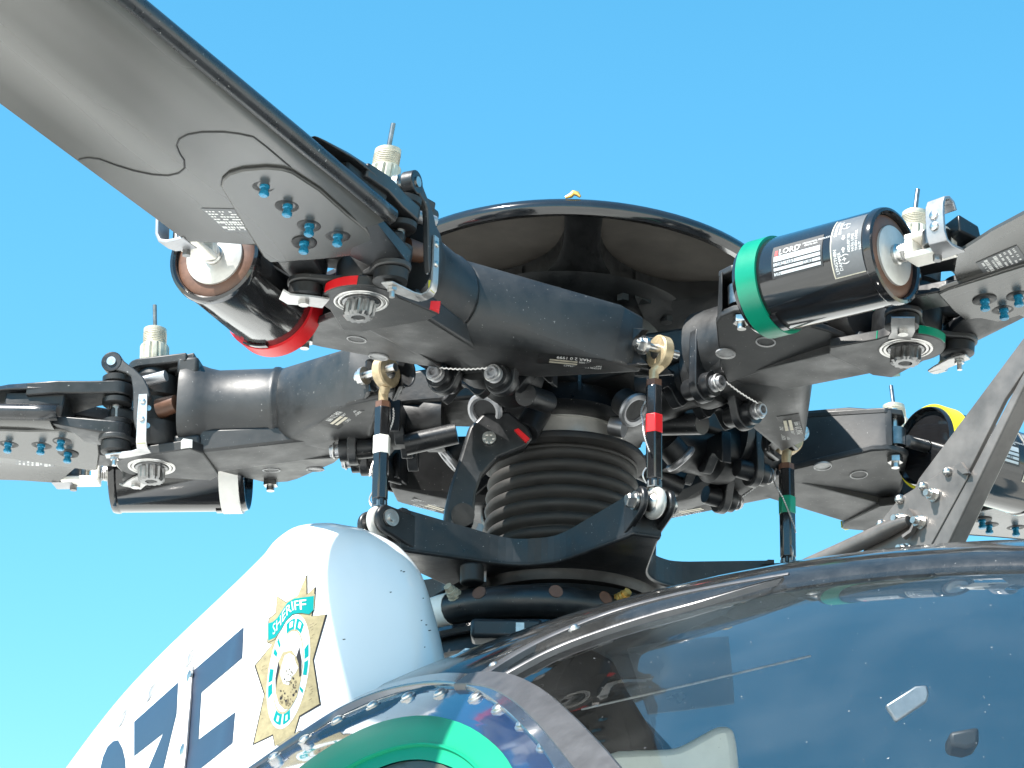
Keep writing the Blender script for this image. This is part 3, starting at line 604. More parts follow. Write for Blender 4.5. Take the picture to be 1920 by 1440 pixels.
# ================================================================== PITCH LINKS
LB = (0.164, 0.175, -0.191)
def make_link():
    t = thing('pitch_link', '', 'control rod', LB, 0, 'pitch links up to the rotor arms')
    def out(b, n, m, par=None, **k): return b.out(n, m, par or t, LB, **k)
    x, y = 0.1635, 0.1745; q = V((-0.86, 0.5, 0)).normalized(); e = V((0.1607, 0.1801, -0.0335)); lo = V((x, y + 0.0005, -0.1925))
    b = B(); b.lathe([(0.0105, -0.006), (0.0155, -0.006), (0.0170, -0.0045), (0.0170, 0.0045), (0.0155, 0.006), (0.0105, 0.006)], e, q, 32); b.tube([e - V((0, 0, 0.014)), V((x, y, -0.055)), V((x, y, -0.066))], [0.0058, 0.0052, 0.0048], 14); up_ = out(b, 'upper_rod_end', 'tan')
    b = B(); b.lathe([(0.0045, -0.008), (0.0095, -0.005), (0.0105, 0), (0.0095, 0.005), (0.0045, 0.008)], e, q, 24); out(b, 'ball', 'steel', up_)
    b = B(); b.cyl((x, y, -0.0640), (x, y, -0.0705), 0.0082, n=6); out(b, 'lock_nut', 'brown')
    b = B(); b.cyl((x, y, -0.0700), (x, y, -0.169), 0.0088, n=6); b.cyl((x, y, -0.168), (x, y, -0.1765), 0.0078, n=18); out(b, 'barrel', 'gloss', bevel=0.0012)
    b = B(); b.cyl((x, y, -0.1010), (x, y, -0.1205), 0.0093, n=6); out(b, 'colour_band', 'red', bevel=0.0008)
    b = B(); b.cyl((x, y, -0.171), (x, y, -0.1775), 0.0085, n=6); out(b, 'lock_nut', 'steel_d')
    sa = V((0.5, 0.86, 0)).normalized()
    sx = q
    b = B(); b.torus(lo, sx, 0.0118, 0.0048, 28, 10, 1.1); b.tube([V((x, y, -0.176)), V((x, y, -0.184))], [0.0050, 0.0056], 14); lw = out(b, 'lower_rod_end', 'disc')
    b = B(); b.lathe([(0.0045, -0.009), (0.0095, -0.005), (0.0105, 0), (0.0095, 0.005), (0.0045, 0.009)], lo, sx, 24); out(b, 'ball', 'steel', lw)
    pts = []; n = 60
    for k in range(n + 1):
        u = k / n; z = -0.068 - 0.075 * u; a = R(-150 + 150 * u); rr = 0.0108 + 0.0045 * sin(pi * min(1, u * 2)) * (u < 0.5) + 0.0004 * (-1) ** k
        pts.append((x + rr * cos(a), y + rr * sin(a), z))
    b = B(); b.tube(pts, 0.0009, 6)
    b.tube([(x + (0.0095 + 0.004 * sin(pi * k / 20)) * cos(R(-30)), y + (0.0095 + 0.004 * sin(pi * k / 20)) * sin(R(-30)), -0.158 - 0.016 * k / 20) for k in range(21)], 0.0009, 6); out(b, 'safety_wire', 'alu')
    return t
LBL_L = {'A': 'black pitch link with red band, standing right of the bellows',
 'B': 'black pitch link with white band, left of the bellows above the white fairing',
 'C': 'black pitch link with green band, standing alone against the sky at right',
 'D': 'pitch link hidden behind the bellows at the rear right', 'E': 'pitch link hidden behind the bellows at the rear left'}
LINK = per_arm(make_link, LB, {k: LBL_L[k] for k in 'ACB'})
for k, r in LINK.items(): recolour(r, 'colour_band', COLN[k])

# ================================================================== HUB WITH ITS DOME
hub = thing('rotor_hub', 'black rotor hub under a wide shallow glossy dome in the centre', 'rotor hub', (0, 0, 0))
def hout(b, n, m, par=hub, **k): return b.out(n, m, par, (0, 0, 0), **k)
DZ = 0.117; DR = 0.229
DT = MX.Translation((0.011, 0, 0.104)) @ MX.Rotation(R(-4), 4, 'X') @ MX.Rotation(R(1.5), 4, 'Y') @ MX.Translation((0, 0, -0.117))
dt = lambda p: DT @ p
b = B(); b.lathe([(DR - 0.014, -0.001), (DR - 0.004, -0.004), (DR, 0.001), (DR + 0.001, 0.006), (DR - 0.002, 0.012), (DR - 0.015, 0.020), (DR - 0.05, 0.032), (DR - 0.11, 0.044), (0.06, 0.050), (0.005, 0.052)], (0, 0, DZ), (0, 0, 1), 96, cap=False)
b.map(dt); dome = hout(b, 'dome', 'gloss', sharp=50)
b = B(); b.lathe([(DR - 0.0135, 0.002), (DR - 0.018, 0.007), (0.15, 0.012), (0.02, 0.014)], (0, 0, DZ - 0.001), (0, 0, 1), 80, cap=False)
b.map(dt); b2 = hout(b, 'dome_underside', 'pan', dome)
# star shaped carrier under the dome: flared spokes running down to the drum
def spoke(az):
    b = B(); rings = []
    for k in range(13):
        u = k / 12; rr = DR - 0.012 - (DR - 0.10) * u; hw = 0.0175 + 0.060 * u ** 4.5 + 0.004 * (1 - u) ** 4; z0 = DZ + 0.006 - 0.040 * u ** 1.5; z1 = z0 + 0.004 + 0.03 * u
        pr = []
        for lat, z in ((-hw, z1), (-hw, z0 + 0.003), (-hw * 0.8, z0), (-hw * 0.3, z0 - 0.004 * u), (hw * 0.3, z0 - 0.004 * u), (hw * 0.8, z0), (hw, z0 + 0.003), (hw, z1)):
            pr.append(V((rr * cos(az) - lat * sin(az), rr * sin(az) + lat * cos(az), z)))
        rings.append(pr)
    b.loft(rings); b.map(dt); return hout(b, 'carrier_spoke', 'dark', sharp=50)
for k in range(5): spoke(R(-88) + 2 * pi * k / 5)
b = B(); b.lathe([(0.136, 0.092), (0.128, 0.082), (0.115, 0.078), (0.105, 0.072), (0.10, 0.045), (0.098, 0.02)], (0, 0, 0), (0, 0, 1), 64); hout(b, 'hub_drum', 'dark', sharp=50)
for k in range(10):
    a = R(-95 + 36 * k); b = B(); b.cyl((0.118 * cos(a), 0.118 * sin(a), 0.080), (0.118 * cos(a), 0.118 * sin(a), 0.0725), 0.007, n=6); hout(b, 'hub_bolt', 'dark')
# lower hub shoe with vertical ribs and scalloped skirt
N = 120
b = B(); b.lathe([(0.088, 0.03), (0.084, 0.02), (0.080, 0.0), (0.080, -0.020), (0.086, -0.030), (0.090, -0.036), (0.084, -0.040), (0.06, -0.040)], (0, 0, 0), (0, 0, 1), N, fn=lambda r, z, i: r * (1.0 + (0.10 * abs(cos(5 * pi * i / N)) if z < -0.015 else 0.0))); hout(b, 'lower_shoe', 'black2', sharp=50)
for k in range(10):
    a = R(-79 + 36 * k); b = B()
    b.prism([V((rr * cos(a), rr * sin(a), z)) + V((-sin(a), cos(a), 0)) * -0.003 for rr, z in ((0.078, 0.03), (0.092, 0.03), (0.086, 0.012), (0.085, -0.008), (0.089, -0.024), (0.096, -0.036), (0.078, -0.036))], V((-sin(a), cos(a), 0)) * 0.006); hout(b, 'shoe_rib', 'black2', bevel=0.0015)
# arms of the strap pack reaching into the housings
for k in ARMS:
    m3 = MX.Rotation(ANG[k], 3, 'Z')
    b = B(); b.hull([m3 @ V(p) for p in ((0.06, -0.05, 0.035), (0.06, 0.05, 0.035), (0.06, -0.05, -0.012), (0.06, 0.05, -0.012), (0.21, -0.026, 0.022), (0.21, 0.030, 0.022), (0.21, -0.026, -0.012), (0.21, 0.030, -0.012))]); hout(b, 'hub_arm', 'dark', bevel=0.004)
    b = B(); b.torus(m3 @ V((0.128, -0.030, -0.052)), m3 @ V((0.75, 0.0, -0.65)), 0.0155, 0.0038, 28, 8); ey = hout(b, 'droop_stop_ring', 'alu_d')
    b = B(); b.cyl(m3 @ V((0.128, -0.030, -0.052)), m3 @ V((0.112, -0.030, -0.038)), 0.0150, n=24); hout(b, 'ring_bore', 'dark', ey)
    b = B(); b.cyl(m3 @ V((0.110, 0.032, -0.046)), m3 @ V((0.165, 0.034, -0.058)), 0.0115, n=20); hout(b, 'stop_arm', 'black2')
b = B(); b.box((-0.018, -0.052, -0.048), (0.010, 0.014, 0.008)); 
b = B(); b.lathe([(0.060, -0.036), (0.0635, -0.037), (0.0635, -0.041), (0.0610, -0.0415), (0.0610, -0.060), (0.058, -0.061)], (0, 0, 0), (0, 0, 1), 64); hout(b, 'collar_ring', 'disc', sharp=30)
b = B(); b.cyl((0.050, -0.048, -0.046), (0.064, -0.052, -0.050), 0.011, n=20); hout(b, 'collar_lug', 'alu_d')
p = on_plane(1073, 391, (0, -DR, DZ + 0.01), (0, -1, 0)); q = V((p.x, -DR + 0.004, DZ + 0.0150))
b = B(); b.tube([q + V((-0.007, 0, 0)), q + V((-0.002, 0, 0.002)), q + V((0.001, 0, 0.0055)), q + V((0.005, 0, 0.0045)), q + V((0.008, 0, 0.001))], [0.0014, 0.0026, 0.0030, 0.0026, 0.0014], 10); b.map(lambda p: p + V((0, 0.001, 0.0025)))
hout(b, 'dome_vent', 'brass', dome)

# ================================================================== BELLOWS
bl = thing('rubber_bellows', 'ribbed black rubber bellows boot around the rotor mast', 'bellows', (0, 0, -0.20))
def bout(b, n, m, par=bl, **k): return b.out(n, m, par, (0, 0, -0.20), **k)
prof = [(0.064, -0.062), (0.086, -0.066), (0.0885, -0.070), (0.0885, -0.074), (0.080, -0.076)]
for k in range(8):
    z = -0.0775 - k * 0.0148; r0 = 0.071 + 0.0055 * sin(pi * (k + 0.5) / 8)
    for j in range(7):
        u = j / 6; prof.append((r0 + 0.0062 * sin(pi * u) ** 0.55, z - 0.0132 * u))
    prof.append((r0 - 0.0012, z - 0.0140))
b = B(); b.lathe(prof + [(0.066, -0.200)], (0, 0, 0), (0, 0, 1), 96, cap=False); bout(b, 'boot', 'rubber', sharp=70)
b = B(); b.torus((0, 0, -0.0795), (0, 0, 1), 0.0775, 0.0022, 80, 6); bout(b, 'clamp_band', 'rubber')

# ================================================================== ROTATING SWASHPLATE STAR
sw = thing('swashplate', 'black star shaped swashplate below the bellows holding the link ends', 'swashplate', (0, 0, -0.205))
def wout(b, n, m, par=sw, **k): return b.out(n, m, par, (0, 0, -0.205), **k)
tips = sorted([(A0 + R(46.8) + 2 * pi * k / 5) for k in range(5)])
P = []
for a in tips:
    tdir, rdir = V((-sin(a), cos(a), 0)), V((cos(a), sin(a), 0)); c = rdir * 0.212
    P += [c - tdir * 0.0165, c + rdir * 0.010 - tdir * 0.0155, c + rdir * 0.010 + tdir * 0.0155, c + tdir * 0.0165]
    T0 = c + tdir * 0.0165; b_ = a + R(36); CN = V((cos(b_), sin(b_), 0)) * 0.098
    an = a + R(72); T1 = V((cos(an), sin(an), 0)) * 0.212 + V((sin(an), -cos(an), 0)) * 0.0165
    Q0, Q1 = T0.lerp(CN, 0.62), T1.lerp(CN, 0.62)
    for k in range(13): u = k / 12; P.append(Q0 * (1 - u) ** 2 + CN * 2 * u * (1 - u) + Q1 * u * u)
b = B(); b.prism([p + V((0, 0, -0.222)) for p in P], (0, 0, 0.006)); wout(b, 'star_floor', 'black2', bevel=0.002)
def ringpts(off): 
    out_ = []
    for i, p in enumerate(P):
        out_.append(p)
    return out_
b = B()
nP = len(P)
for i in range(nP):                                                  # raised wall round the star
    p0, p1 = P[i], P[(i + 1) % nP]; d = (p1 - p0); 
    if d.length < 1e-4: continue
    nn = V((d.y, -d.x, 0)).normalized(); c = (p0 + p1) / 2
    if nn.dot(c) > 0: nn = -nn
    zt0 = -0.193 + 0.016 * max(0, (p0.length - 0.12) / 0.1); zt1 = -0.193 + 0.016 * max(0, (p1.length - 0.12) / 0.1)
    a_, b_, c_, d_ = p0, p1, p1 + nn * 0.007, p0 + nn * 0.007
    vs = [V((a_.x, a_.y, -0.219)), V((b_.x, b_.y, -0.219)), V((c_.x, c_.y, -0.219)), V((d_.x, d_.y, -0.219)), V((a_.x, a_.y, zt0)), V((b_.x, b_.y, zt1)), V((c_.x, c_.y, zt1)), V((d_.x, d_.y, zt0))]
    b.mesh(vs, [(3, 2, 1, 0), (4, 5, 6, 7), (0, 1, 5, 4), (1, 2, 6, 5), (2, 3, 7, 6), (3, 0, 4, 7)])
bmesh.ops.remove_doubles(b.bm, verts=b.bm.verts, dist=1e-5)
wout(b, 'star_wall', 'black2')
for a in tips:
    rdir, tdir = V((cos(a), sin(a), 0)), V((-sin(a), cos(a), 0)); e = rdir * 0.2385 + V((0, 0, -0.1925))
    b = B()
    for s in (-1, 1):
        c = e + tdir * (0.0145 * s)
        pts = [c + rdir * (0.015 * cos(t_)) + V((0, 0, 0.015 * sin(t_))) for t_ in [R(-70 + 140 * k / 10) for k in range(11)]] + [c - rdir * 0.034 + V((0, 0, 0.010)), c - rdir * 0.034 - V((0, 0, 0.026))]
        b.prism([p - tdir * 0.0035 for p in pts], tdir * 0.007)
    ear = wout(b, 'fork_ear', 'black2', bevel=0.002)
    b = B(); b.cyl(e - tdir * 0.024, e + tdir * 0.024, 0.0045, n=14); b.cyl(e - tdir * 0.0185, e - tdir * 0.0215, 0.0092); b.cyl(e + tdir * 0.0185, e + tdir * 0.0215, 0.0088)
    b.lathe([(0.0075, 0.0215), (0.0075, 0.0275), (0.006, 0.029)], e, -tdir, 18, fn=lambda r, z, i: r * (1 if (i // 3) % 2 == 0 else 0.75)); wout(b, 'fork_bolt', 'steel', ear)
b = B(); b.lathe([(0.092, -0.185), (0.100, -0.190), (0.104, -0.222), (0.100, -0.232), (0.09, -0.234)], (0, 0, 0), (0, 0, 1), 64); wout(b, 'bearing_housing', 'dark')

# ================================================================== SCISSORS DRIVE LINK
sz = thing('scissors_link', 'curved black scissors link leaning against the left side of the bellows', 'drive link', (-0.10, -0.10, -0.19))
def zout(b, n, m, par=sz, **k): return b.out(n, m, par, (-0.10, -0.10, -0.19), **k)
def sp(px, py, y): return on_plane(px, py, (0, y, 0), (0, 1, 0))
yb_ = -0.105
out_l = [(880, 800), (905, 775), (955, 770), (992, 800), (1000, 822), (985, 838), (935, 858), (905, 890), (893, 925), (888, 985), (832, 985), (836, 950), (846, 905), (862, 858), (872, 825)]
b = B(); b.prism([sp(x, y, yb_) for x, y in out_l], (-0.003, 0.018, 0.0)); lk = zout(b, 'link_body', 'black2', bevel=0.003)
b = B(); c = sp(917, 821, yb_ - 0.003)
for k in range(6): a = k * pi / 3; b.cyl(c + V((0.0045 * cos(a), 0, 0.0045 * sin(a))), c + V((0.0045 * cos(a), -0.003, 0.0045 * sin(a))), 0.0016, n=8)
b.cyl(c + V((0, 0.002, 0)), c - V((0, 0.001, 0)), 0.0072, n=18); zout(b, 'joint_bolt', 'steel', lk)
b = B(); b.prism([sp(x, y, yb_ - 0.004) for x, y in ((964, 806), (972, 803), (993, 822), (986, 829))], (0, 0.004, 0)); zout(b, 'red_mark', 'red', lk)
b = B(); b.cyl(sp(985, 812, yb_ + 0.012), sp(1010, 770, yb_ + 0.03), 0.014); zout(b, 'upper_eye', 'black2', lk)
b = B(); b.cyl(sp(868, 965, yb_ - 0.004), sp(868, 965, yb_ + 0.02), 0.012); zout(b, 'lower_eye', 'dark', lk)

# ================================================================== MAST BASE
mb = thing('mast_support', 'dark mast support ring with bolt heads and white taped tube, above the cabin roof', 'mast base', (0, 0, -0.32))
def mout(b, n, m, par=mb, **k): return b.out(n, m, par, (0, 0, -0.32), **k)
b = B(); b.lathe([(0.070, -0.19), (0.085, -0.232), (0.105, -0.238), (0.112, -0.248), (0.108, -0.256)], (0, 0, 0), (0, 0, 1), 48); mout(b, 'stationary_plate', 'dark')
b = B(); b.torus((-0.03, 0.0, -0.264), (0, 0, 1), 0.125, 0.0165, 96, 16); rg = mout(b, 'support_ring', 'black2')
b = B(); b.lathe([(0.105, -0.268), (0.125, -0.283), (0.132, -0.295), (0.134, -0.312)], (-0.03, 0.0, 0), (0, 0, 1), 64); mout(b, 'mast_pan', 'dark', sharp=50)
b = B(); b.torus((-0.03, 0.0, -0.292), (0, 0, 1), 0.138, 0.006, 80, 8); mout(b, 'hose', 'gloss')
b = B(); b.cyl((0, 0, -0.32), (0, 0, -0.2), 0.055, n=32); mout(b, 'mast_tube', 'dark')
def onring(a, r=0.0165, dz=0.0): return V((-0.03 + (0.125 + r * 0.75) * cos(a), (0.125 + r * 0.75) * sin(a), -0.264 + dz)), V((cos(a), sin(a), 0))
for a in (-112, -80, -58):
    p, d = onring(R(a), 0.0165, 0.006); b = B(); b.lathe([(0.0072, 0), (0.0072, 0.003)], p, d + V((0, 0, 0.3)), 16); mout(b, 'ring_plug', 'brown', rg)
for a, m_ in ((-124, 'cad'), (-50, 'brass')):
    p, d = onring(R(a), 0.0165, 0.008); d = d + V((0, 0, 0.5)); d.normalize(); b = B()
    for k in range(3): b.cyl(p + d * (0.004 * k - 0.002), p + d * (0.004 * k + 0.0014), 0.0078 - 0.0010 * k, n=16)
    b.cyl(p + d * 0.01, p + d * 0.015, 0.0045, n=6); mout(b, 'ring_bolt', m_, rg)
for a0, a1, m_ in ((-172, -153, 'wtape'), (-141, -130, 'wtape')):
    b = B(); rings = []
    for k in range(7):
        a = R(a0 + (a1 - a0) * k / 6); d = V((cos(a), sin(a), 0)); c = V((-0.03, 0.0, -0.264)) + d * 0.125
        rings.append([c + d * (0.0172 * cos(2 * pi * j / 16)) + V((0, 0, 0.0172 * sin(2 * pi * j / 16))) for j in range(16)])
    b.loft(rings); mout(b, 'tape_band', m_, rg)
# upright lugs and control rod ends between the ring and the swashplate
b = B(); b.hull([V(p) for p in ((0.055, -0.04, -0.17), (0.098, -0.03, -0.165), (0.10, 0.02, -0.165), (0.092, -0.04, -0.262), (0.05, -0.05, -0.262), (0.09, 0.02, -0.262), (0.045, 0.02, -0.17))]); mout(b, 'upright_lug', 'dark', bevel=0.003)
b = B(); b.lathe([(0.018, 0), (0.023, 0.004), (0.023, 0.008), (0.018, 0.010)], sp(1165, 1002, -0.13), (0, 0, 1), 28); mout(b, 'cup', 'black2')
b = B(); b.cyl(sp(885, 1060, -0.12), sp(885, 1095, -0.12), 0.012); b.hull([V(p) for p in (sp(800, 1010, -0.06), sp(985, 1045, -0.06), sp(1000, 1110, -0.04), sp(880, 1112, -0.04), sp(795, 1060, -0.04), sp(800, 1010, 0.02), sp(985, 1045, 0.02))]); mout(b, 'control_bellcrank', 'dark', bevel=0.002)
b = B(); b.tube([sp(800, 1140, -0.07), sp(900, 1085, -0.05), sp(960, 1060, -0.03)], 0.008, 10); mout(b, 'control_rod', 'black2')
b = B(); b.box(sp(905, 1075, -0.08), (0.008, 0.02, 0.024)); mout(b, 'rod_clip', 'alu_d')
b = B(); b.box(sp(950, 1185, -0.16), (0.07, 0.03, 0.02)); mout(b, 'hose_coupling', 'black2', bevel=0.004)
b = B(); b.box(sp(975, 1183, -0.19), (0.008, 0.01, 0.014)); mout(b, 'hose_clip', 'alu')

# ================================================================== CABIN
EC = V((0.3244, 0, -1.0339)); EA = V((1.2435, 0.7137, 0.7138)); HR = MX.Rotation(HD, 3, 'Z')
def ell_hit(px, py, off=0.0, far=False):
    """where a sight line meets the cabin shell (in cabin axes)"""
    o, d = ray(px, py, HD); s = V((1 / (EA.x + off), 1 / (EA.y + off), 1 / (EA.z + off)))
    o2 = V([(o - EC)[i] * s[i] for i in range(3)]); d2 = V([d[i] * s[i] for i in range(3)])
    a, b_, c = d2.dot(d2), o2.dot(d2), o2.dot(o2) - 1; D = max(0, b_ * b_ - a * c)
    return o + d * ((-b_ + (1 if far else -1) * math.sqrt(D)) / a)
def ell_n(p): q = p - EC; return V((q.x / EA.x ** 2, q.y / EA.y ** 2, q.z / EA.z ** 2)).normalized()
def ell_top(x, y, off=0.0):
    q = 1 - ((x - EC.x) / (EA.x + off)) ** 2 - (y / (EA.y + off)) ** 2; return V((x, y, EC.z + (EA.z + off) * math.sqrt(max(q, 0))))
cab = thing('helicopter_cabin', 'rounded helicopter cabin with clear windshield and green door trim at bottom right', 'helicopter cabin', (0, 0, 0), HD)
cab.location = HR @ V((0.5, 0, -1.6)); CB = (0.5, 0, -1.6)
def cout(b, n, m, par=cab, **k): return b.out(n, m, par, CB, **k)
# plexiglass shell (upper half of the egg)
b = B(); rings = []
for i in range(64):
    th = R(2.0 + 126 * i / 63); rings.append([EC + V((EA.x * sin(th) * cos(2 * pi * j / 120), EA.y * sin(th) * sin(2 * pi * j / 120), EA.z * cos(th))) for j in range(120)])
b.loft(rings, cap=False); 
b.bm.verts.ensure_lookup_table(); b.face([b.bm.verts[j] for j in range(120)])
b2 = B(); b2.bm.free(); b2.bm = b.bm.copy()
cut_y = lambda f: f.calc_center_median().y > -0.17
bmesh.ops.delete(b.bm, geom=[f for f in b.bm.faces if cut_y(f)], context='FACES'); bmesh.ops.delete(b2.bm, geom=[f for f in b2.bm.faces if not cut_y(f)], context='FACES')
cout(b, 'windshield', 'glass', sharp=80); cout(b2, 'roof_window', 'tint', sharp=80)
# belly below the glazing, mostly out of frame
b = B(); rings = []
for i in range(9):
    th = R(128 + 40 * i / 8); rings.append([EC + V((EA.x * sin(th) * cos(2 * pi * j / 48), EA.y * sin(th) * sin(2 * pi * j / 48), EA.z * cos(th))) for j in range(48)])
b.loft(rings); cout(b, 'belly', 'white', sharp=80)
b = B(); b.lathe([(0.60, -1.22), (0.60, -1.20), (0.02, -1.20)], (0.35, 0, 0), (0, 0, 1), 48); cout(b, 'cabin_floor', 'dark')
b = B(); b.box((0.30, 0.27, -1.0), (0.42, 0.42, 0.4)); cout(b, 'seat_base', 'olive', bevel=0.04)
b = B(); b.box((0.30, -0.22, -1.0), (0.42, 0.40, 0.4)); cout(b, 'seat_base', 'olive', bevel=0.04)
def conform(poly, fn, th, sub=3):
    """thick patch whose outline poly (2-D) is laid on a surface by fn(x, y, off)"""
    bm = bmesh.new(); vs = [bm.verts.new((x, y, 0)) for x, y in poly]; f = bm.faces.new(vs); f.normal_update()
    bmesh.ops.triangulate(bm, faces=[f])
    for _ in range(sub): bmesh.ops.subdivide_edges(bm, edges=bm.edges, cuts=1, use_grid_fill=True)
    bmesh.ops.triangulate(bm, faces=bm.faces)
    b = B(); vv = {}; bot = {}
    for v_ in bm.verts: vv[v_] = b.bm.verts.new(fn(v_.co.x, v_.co.y, th)); bot[v_] = b.bm.verts.new(fn(v_.co.x, v_.co.y, 0))
    for f in bm.faces:
        b.face([vv[v_] for v_ in f.verts]); b.face([bot[v_] for v_ in reversed(f.verts)])
    for e in bm.edges:
        if len(e.link_faces) == 1: a, c = e.verts; b.face([vv[a], vv[c], bot[c], bot[a]])
    bm.free(); return b
def smooth_poly(pts, n=4, closed=False):
    P = [V((x, y, 0)) for x, y in pts]; out_ = []; L = len(P)
    for i in range(L if closed else L - 1):
        p0, p1, p2, p3 = (P[(i - 1) % L], P[i], P[(i + 1) % L], P[(i + 2) % L]) if closed else (P[max(i - 1, 0)], P[i], P[i + 1], P[min(i + 2, L - 1)])
        for k in range(n):
            t_ = k / n; q = 0.5 * ((2 * p1) + (p2 - p0) * t_ + (2 * p0 - 5 * p1 + 4 * p2 - p3) * t_ ** 2 + (3 * p1 - p0 - 3 * p2 + p3) * t_ ** 3); out_.append((q.x, q.y))
    if not closed: out_.append(tuple(pts[-1]))
    return out_
# opaque roof: centre structure and aft roof, laid on the shell
roof_xy = [(1.05, -0.20), (0.95, -0.245), (0.80, -0.29), (0.65, -0.335), (0.50, -0.40), (0.40, -0.45), (0.25, -0.48), (0.0, -0.52), (-0.5, -0.50), (-0.5, 0.45), (-0.1, 0.30), (0.009, 0.139), (0.06, 0.02), (0.13, -0.055), (0.19, -0.082), (0.30, -0.058), (0.45, -0.042), (0.65, -0.045), (0.85, -0.06), (1.05, -0.10)]
b = conform(smooth_poly(roof_xy, 2, True), lambda x, y, o_: ell_top(x, y, -0.006 + o_), 0.0105, 2); cout(b, 'roof_panel', 'roof', sharp=70)
def ribbon(px, wid, m, name, th=0.004, lift=0.003, par=None):
    P = smooth_poly(px, 6); pts = [ell_hit(x, y, lift) for x, y in P]; n = len(pts)
    ws = [wid[0] + (wid[1] - wid[0]) * i / (n - 1) for i in range(n)] if isinstance(wid, tuple) else wid
    b = B(); rings = []
    for i, p in enumerate(pts):
        t_ = (pts[min(i + 1, n - 1)] - pts[max(i - 1, 0)]).normalized(); nn = ell_n(p); sdir = t_.cross(nn).normalized(); w_ = ws[i] if isinstance(ws, list) else ws
        rings.append([p + sdir * (w_ / 2) - nn * th, p + sdir * (w_ / 2) + nn * th * 0.6, p + sdir * (w_ / 2 - 0.0015) + nn * th, p - sdir * (w_ / 2 - 0.0015) + nn * th, p - sdir * (w_ / 2) + nn * th * 0.6, p - sdir * (w_ / 2) - nn * th])
    b.loft(rings); return cout(b, name, m, par or cab, sharp=50)
pil = ribbon([(872, 1284), (905, 1282), (950, 1290), (1000, 1318), (1050, 1364), (1090, 1408), (1125, 1450), (1160, 1500), (1205, 1585), (1240, 1700), (1255, 1850)], (0.020, 0.034), 'frame', 'windshield_pillar', 0.006)
ribbon([(880, 1287), (930, 1252), (1000, 1212), (1070, 1180), (1150, 1150), (1240, 1125), (1340, 1104), (1480, 1080)], (0.017, 0.003), 'frame', 'roof_rail', 0.003)
ribbon([(905, 1292), (960, 1261), (1030, 1224), (1100, 1196), (1200, 1163), (1300, 1136), (1400, 1106), (1470, 1087)], (0.006, 0.0012), 'frame', 'roof_rail_bead', 0.003)
ribbon([(205, 1760), (235, 1680), (305, 1596), (375, 1520), (430, 1475), (480, 1440), (560, 1385), (640, 1335), (720, 1300), (790, 1283), (850, 1279), (905, 1290), (960, 1325), (1010, 1372), (1050, 1420), (1085, 1490), (1118, 1590), (1138, 1700), (1148, 1840)], 0.016, 'dframe', 'door_frame', 0.005)
# door: dark blue glossy panel, green rim, olive pane
door_px = [(240, 1680), (310, 1600), (380, 1530), (480, 1447), (560, 1392), (640, 1343), (720, 1309), (790, 1292), (850, 1288), (900, 1300), (950, 1333), (1000, 1382), (1040, 1432), (1075, 1500), (1110, 1590), (1130, 1700), (1140, 1840), (700, 1860), (250, 1840), (215, 1760)]
fpx = lambda lift: (lambda x, y, o_: ell_hit(x, y, lift + o_))
b = conform(door_px, fpx(0.0008), 0.003, 3); door = cout(b, 'door', 'navy', sharp=70)
gpx_o = [(330, 1820), (350, 1700), (430, 1570), (500, 1495), (560, 1440), (620, 1398), (690, 1362), (750, 1345), (810, 1342), (870, 1358), (920, 1390), (955, 1430), (980, 1490), (1005, 1580), (1015, 1700), (1015, 1820)]
gpx_i = [(935, 1815), (935, 1700), (920, 1580), (890, 1490), (860, 1448), (830, 1432), (790, 1424), (750, 1427), (710, 1440), (660, 1465), (600, 1510), (520, 1590), (455, 1700), (430, 1815)]
def band(o_px, i_px, lift, th, name, m, par):
    O_ = smooth_poly(o_px, 5); I_ = smooth_poly(i_px[::-1], 5); n = 44; rings = []
    pick = lambda L_, u: (lambda f, k: (L_[k][0] + (L_[min(k + 1, len(L_) - 1)][0] - L_[k][0]) * (f - k), L_[k][1] + (L_[min(k + 1, len(L_) - 1)][1] - L_[k][1]) * (f - k)))(u * (len(L_) - 1), int(u * (len(L_) - 1)))
    for k in range(n + 1):
        a, c = pick(O_, k / n), pick(I_, k / n)
        rings.append([ell_hit(*a, lift), ell_hit(*a, lift + th), ell_hit((a[0] * 2 + c[0]) / 3, (a[1] * 2 + c[1]) / 3, lift + th * 1.3), ell_hit((a[0] + c[0] * 2) / 3, (a[1] + c[1] * 2) / 3, lift + th * 1.3), ell_hit(*c, lift + th), ell_hit(*c, lift)])
    b = B(); b.loft(rings); return cout(b, name, m, par, sharp=40)
band(gpx_o, gpx_i, 0.0036, 0.002, 'green_rim', 'dgreen', door)
ribbon([(400, 1800), (420, 1690), (500, 1565), (580, 1488), (655, 1438), (710, 1412), (760, 1398), (810, 1396), (860, 1412), (900, 1446), (930, 1500), (955, 1590), (965, 1700), (965, 1800)], 0.0028, 'dgreen', 'rim_bead', 0.0016, 0.0075, door)
b = conform([(432, 1810), (458, 1698), (523, 1592), (602, 1512), (660, 1467), (710, 1442), (750, 1429), (790, 1426), (830, 1434), (862, 1452), (888, 1492), (917, 1582), (932, 1700), (932, 1810)], fpx(0.0012), 0.0032, 2); cout(b, 'door_pane', 'olive', door)
def screw(x, y, name='frame_screw', r=0.0052, par=cab, lift=0.004):
    p = ell_hit(x, y, lift); n_ = ell_n(p); b = B()
    b.lathe([(r * 1.35, -0.002), (r * 1.35, 0.0008), (r, 0.0012), (r * 0.95, 0.0028), (r * 0.5, 0.0040)], p, n_, 16); return cout(b, name, 'steel', par)
for x, y in ((515, 1421), (572, 1388), (634, 1352), (700, 1324), (765, 1308), (826, 1301), (892, 1309), (936, 1329), (981, 1359), (1021, 1399), (1052, 1440)): screw(x, y, par=door)
for x, y in ((927, 1250), (1077, 1180)): screw(x, y, r=0.004)
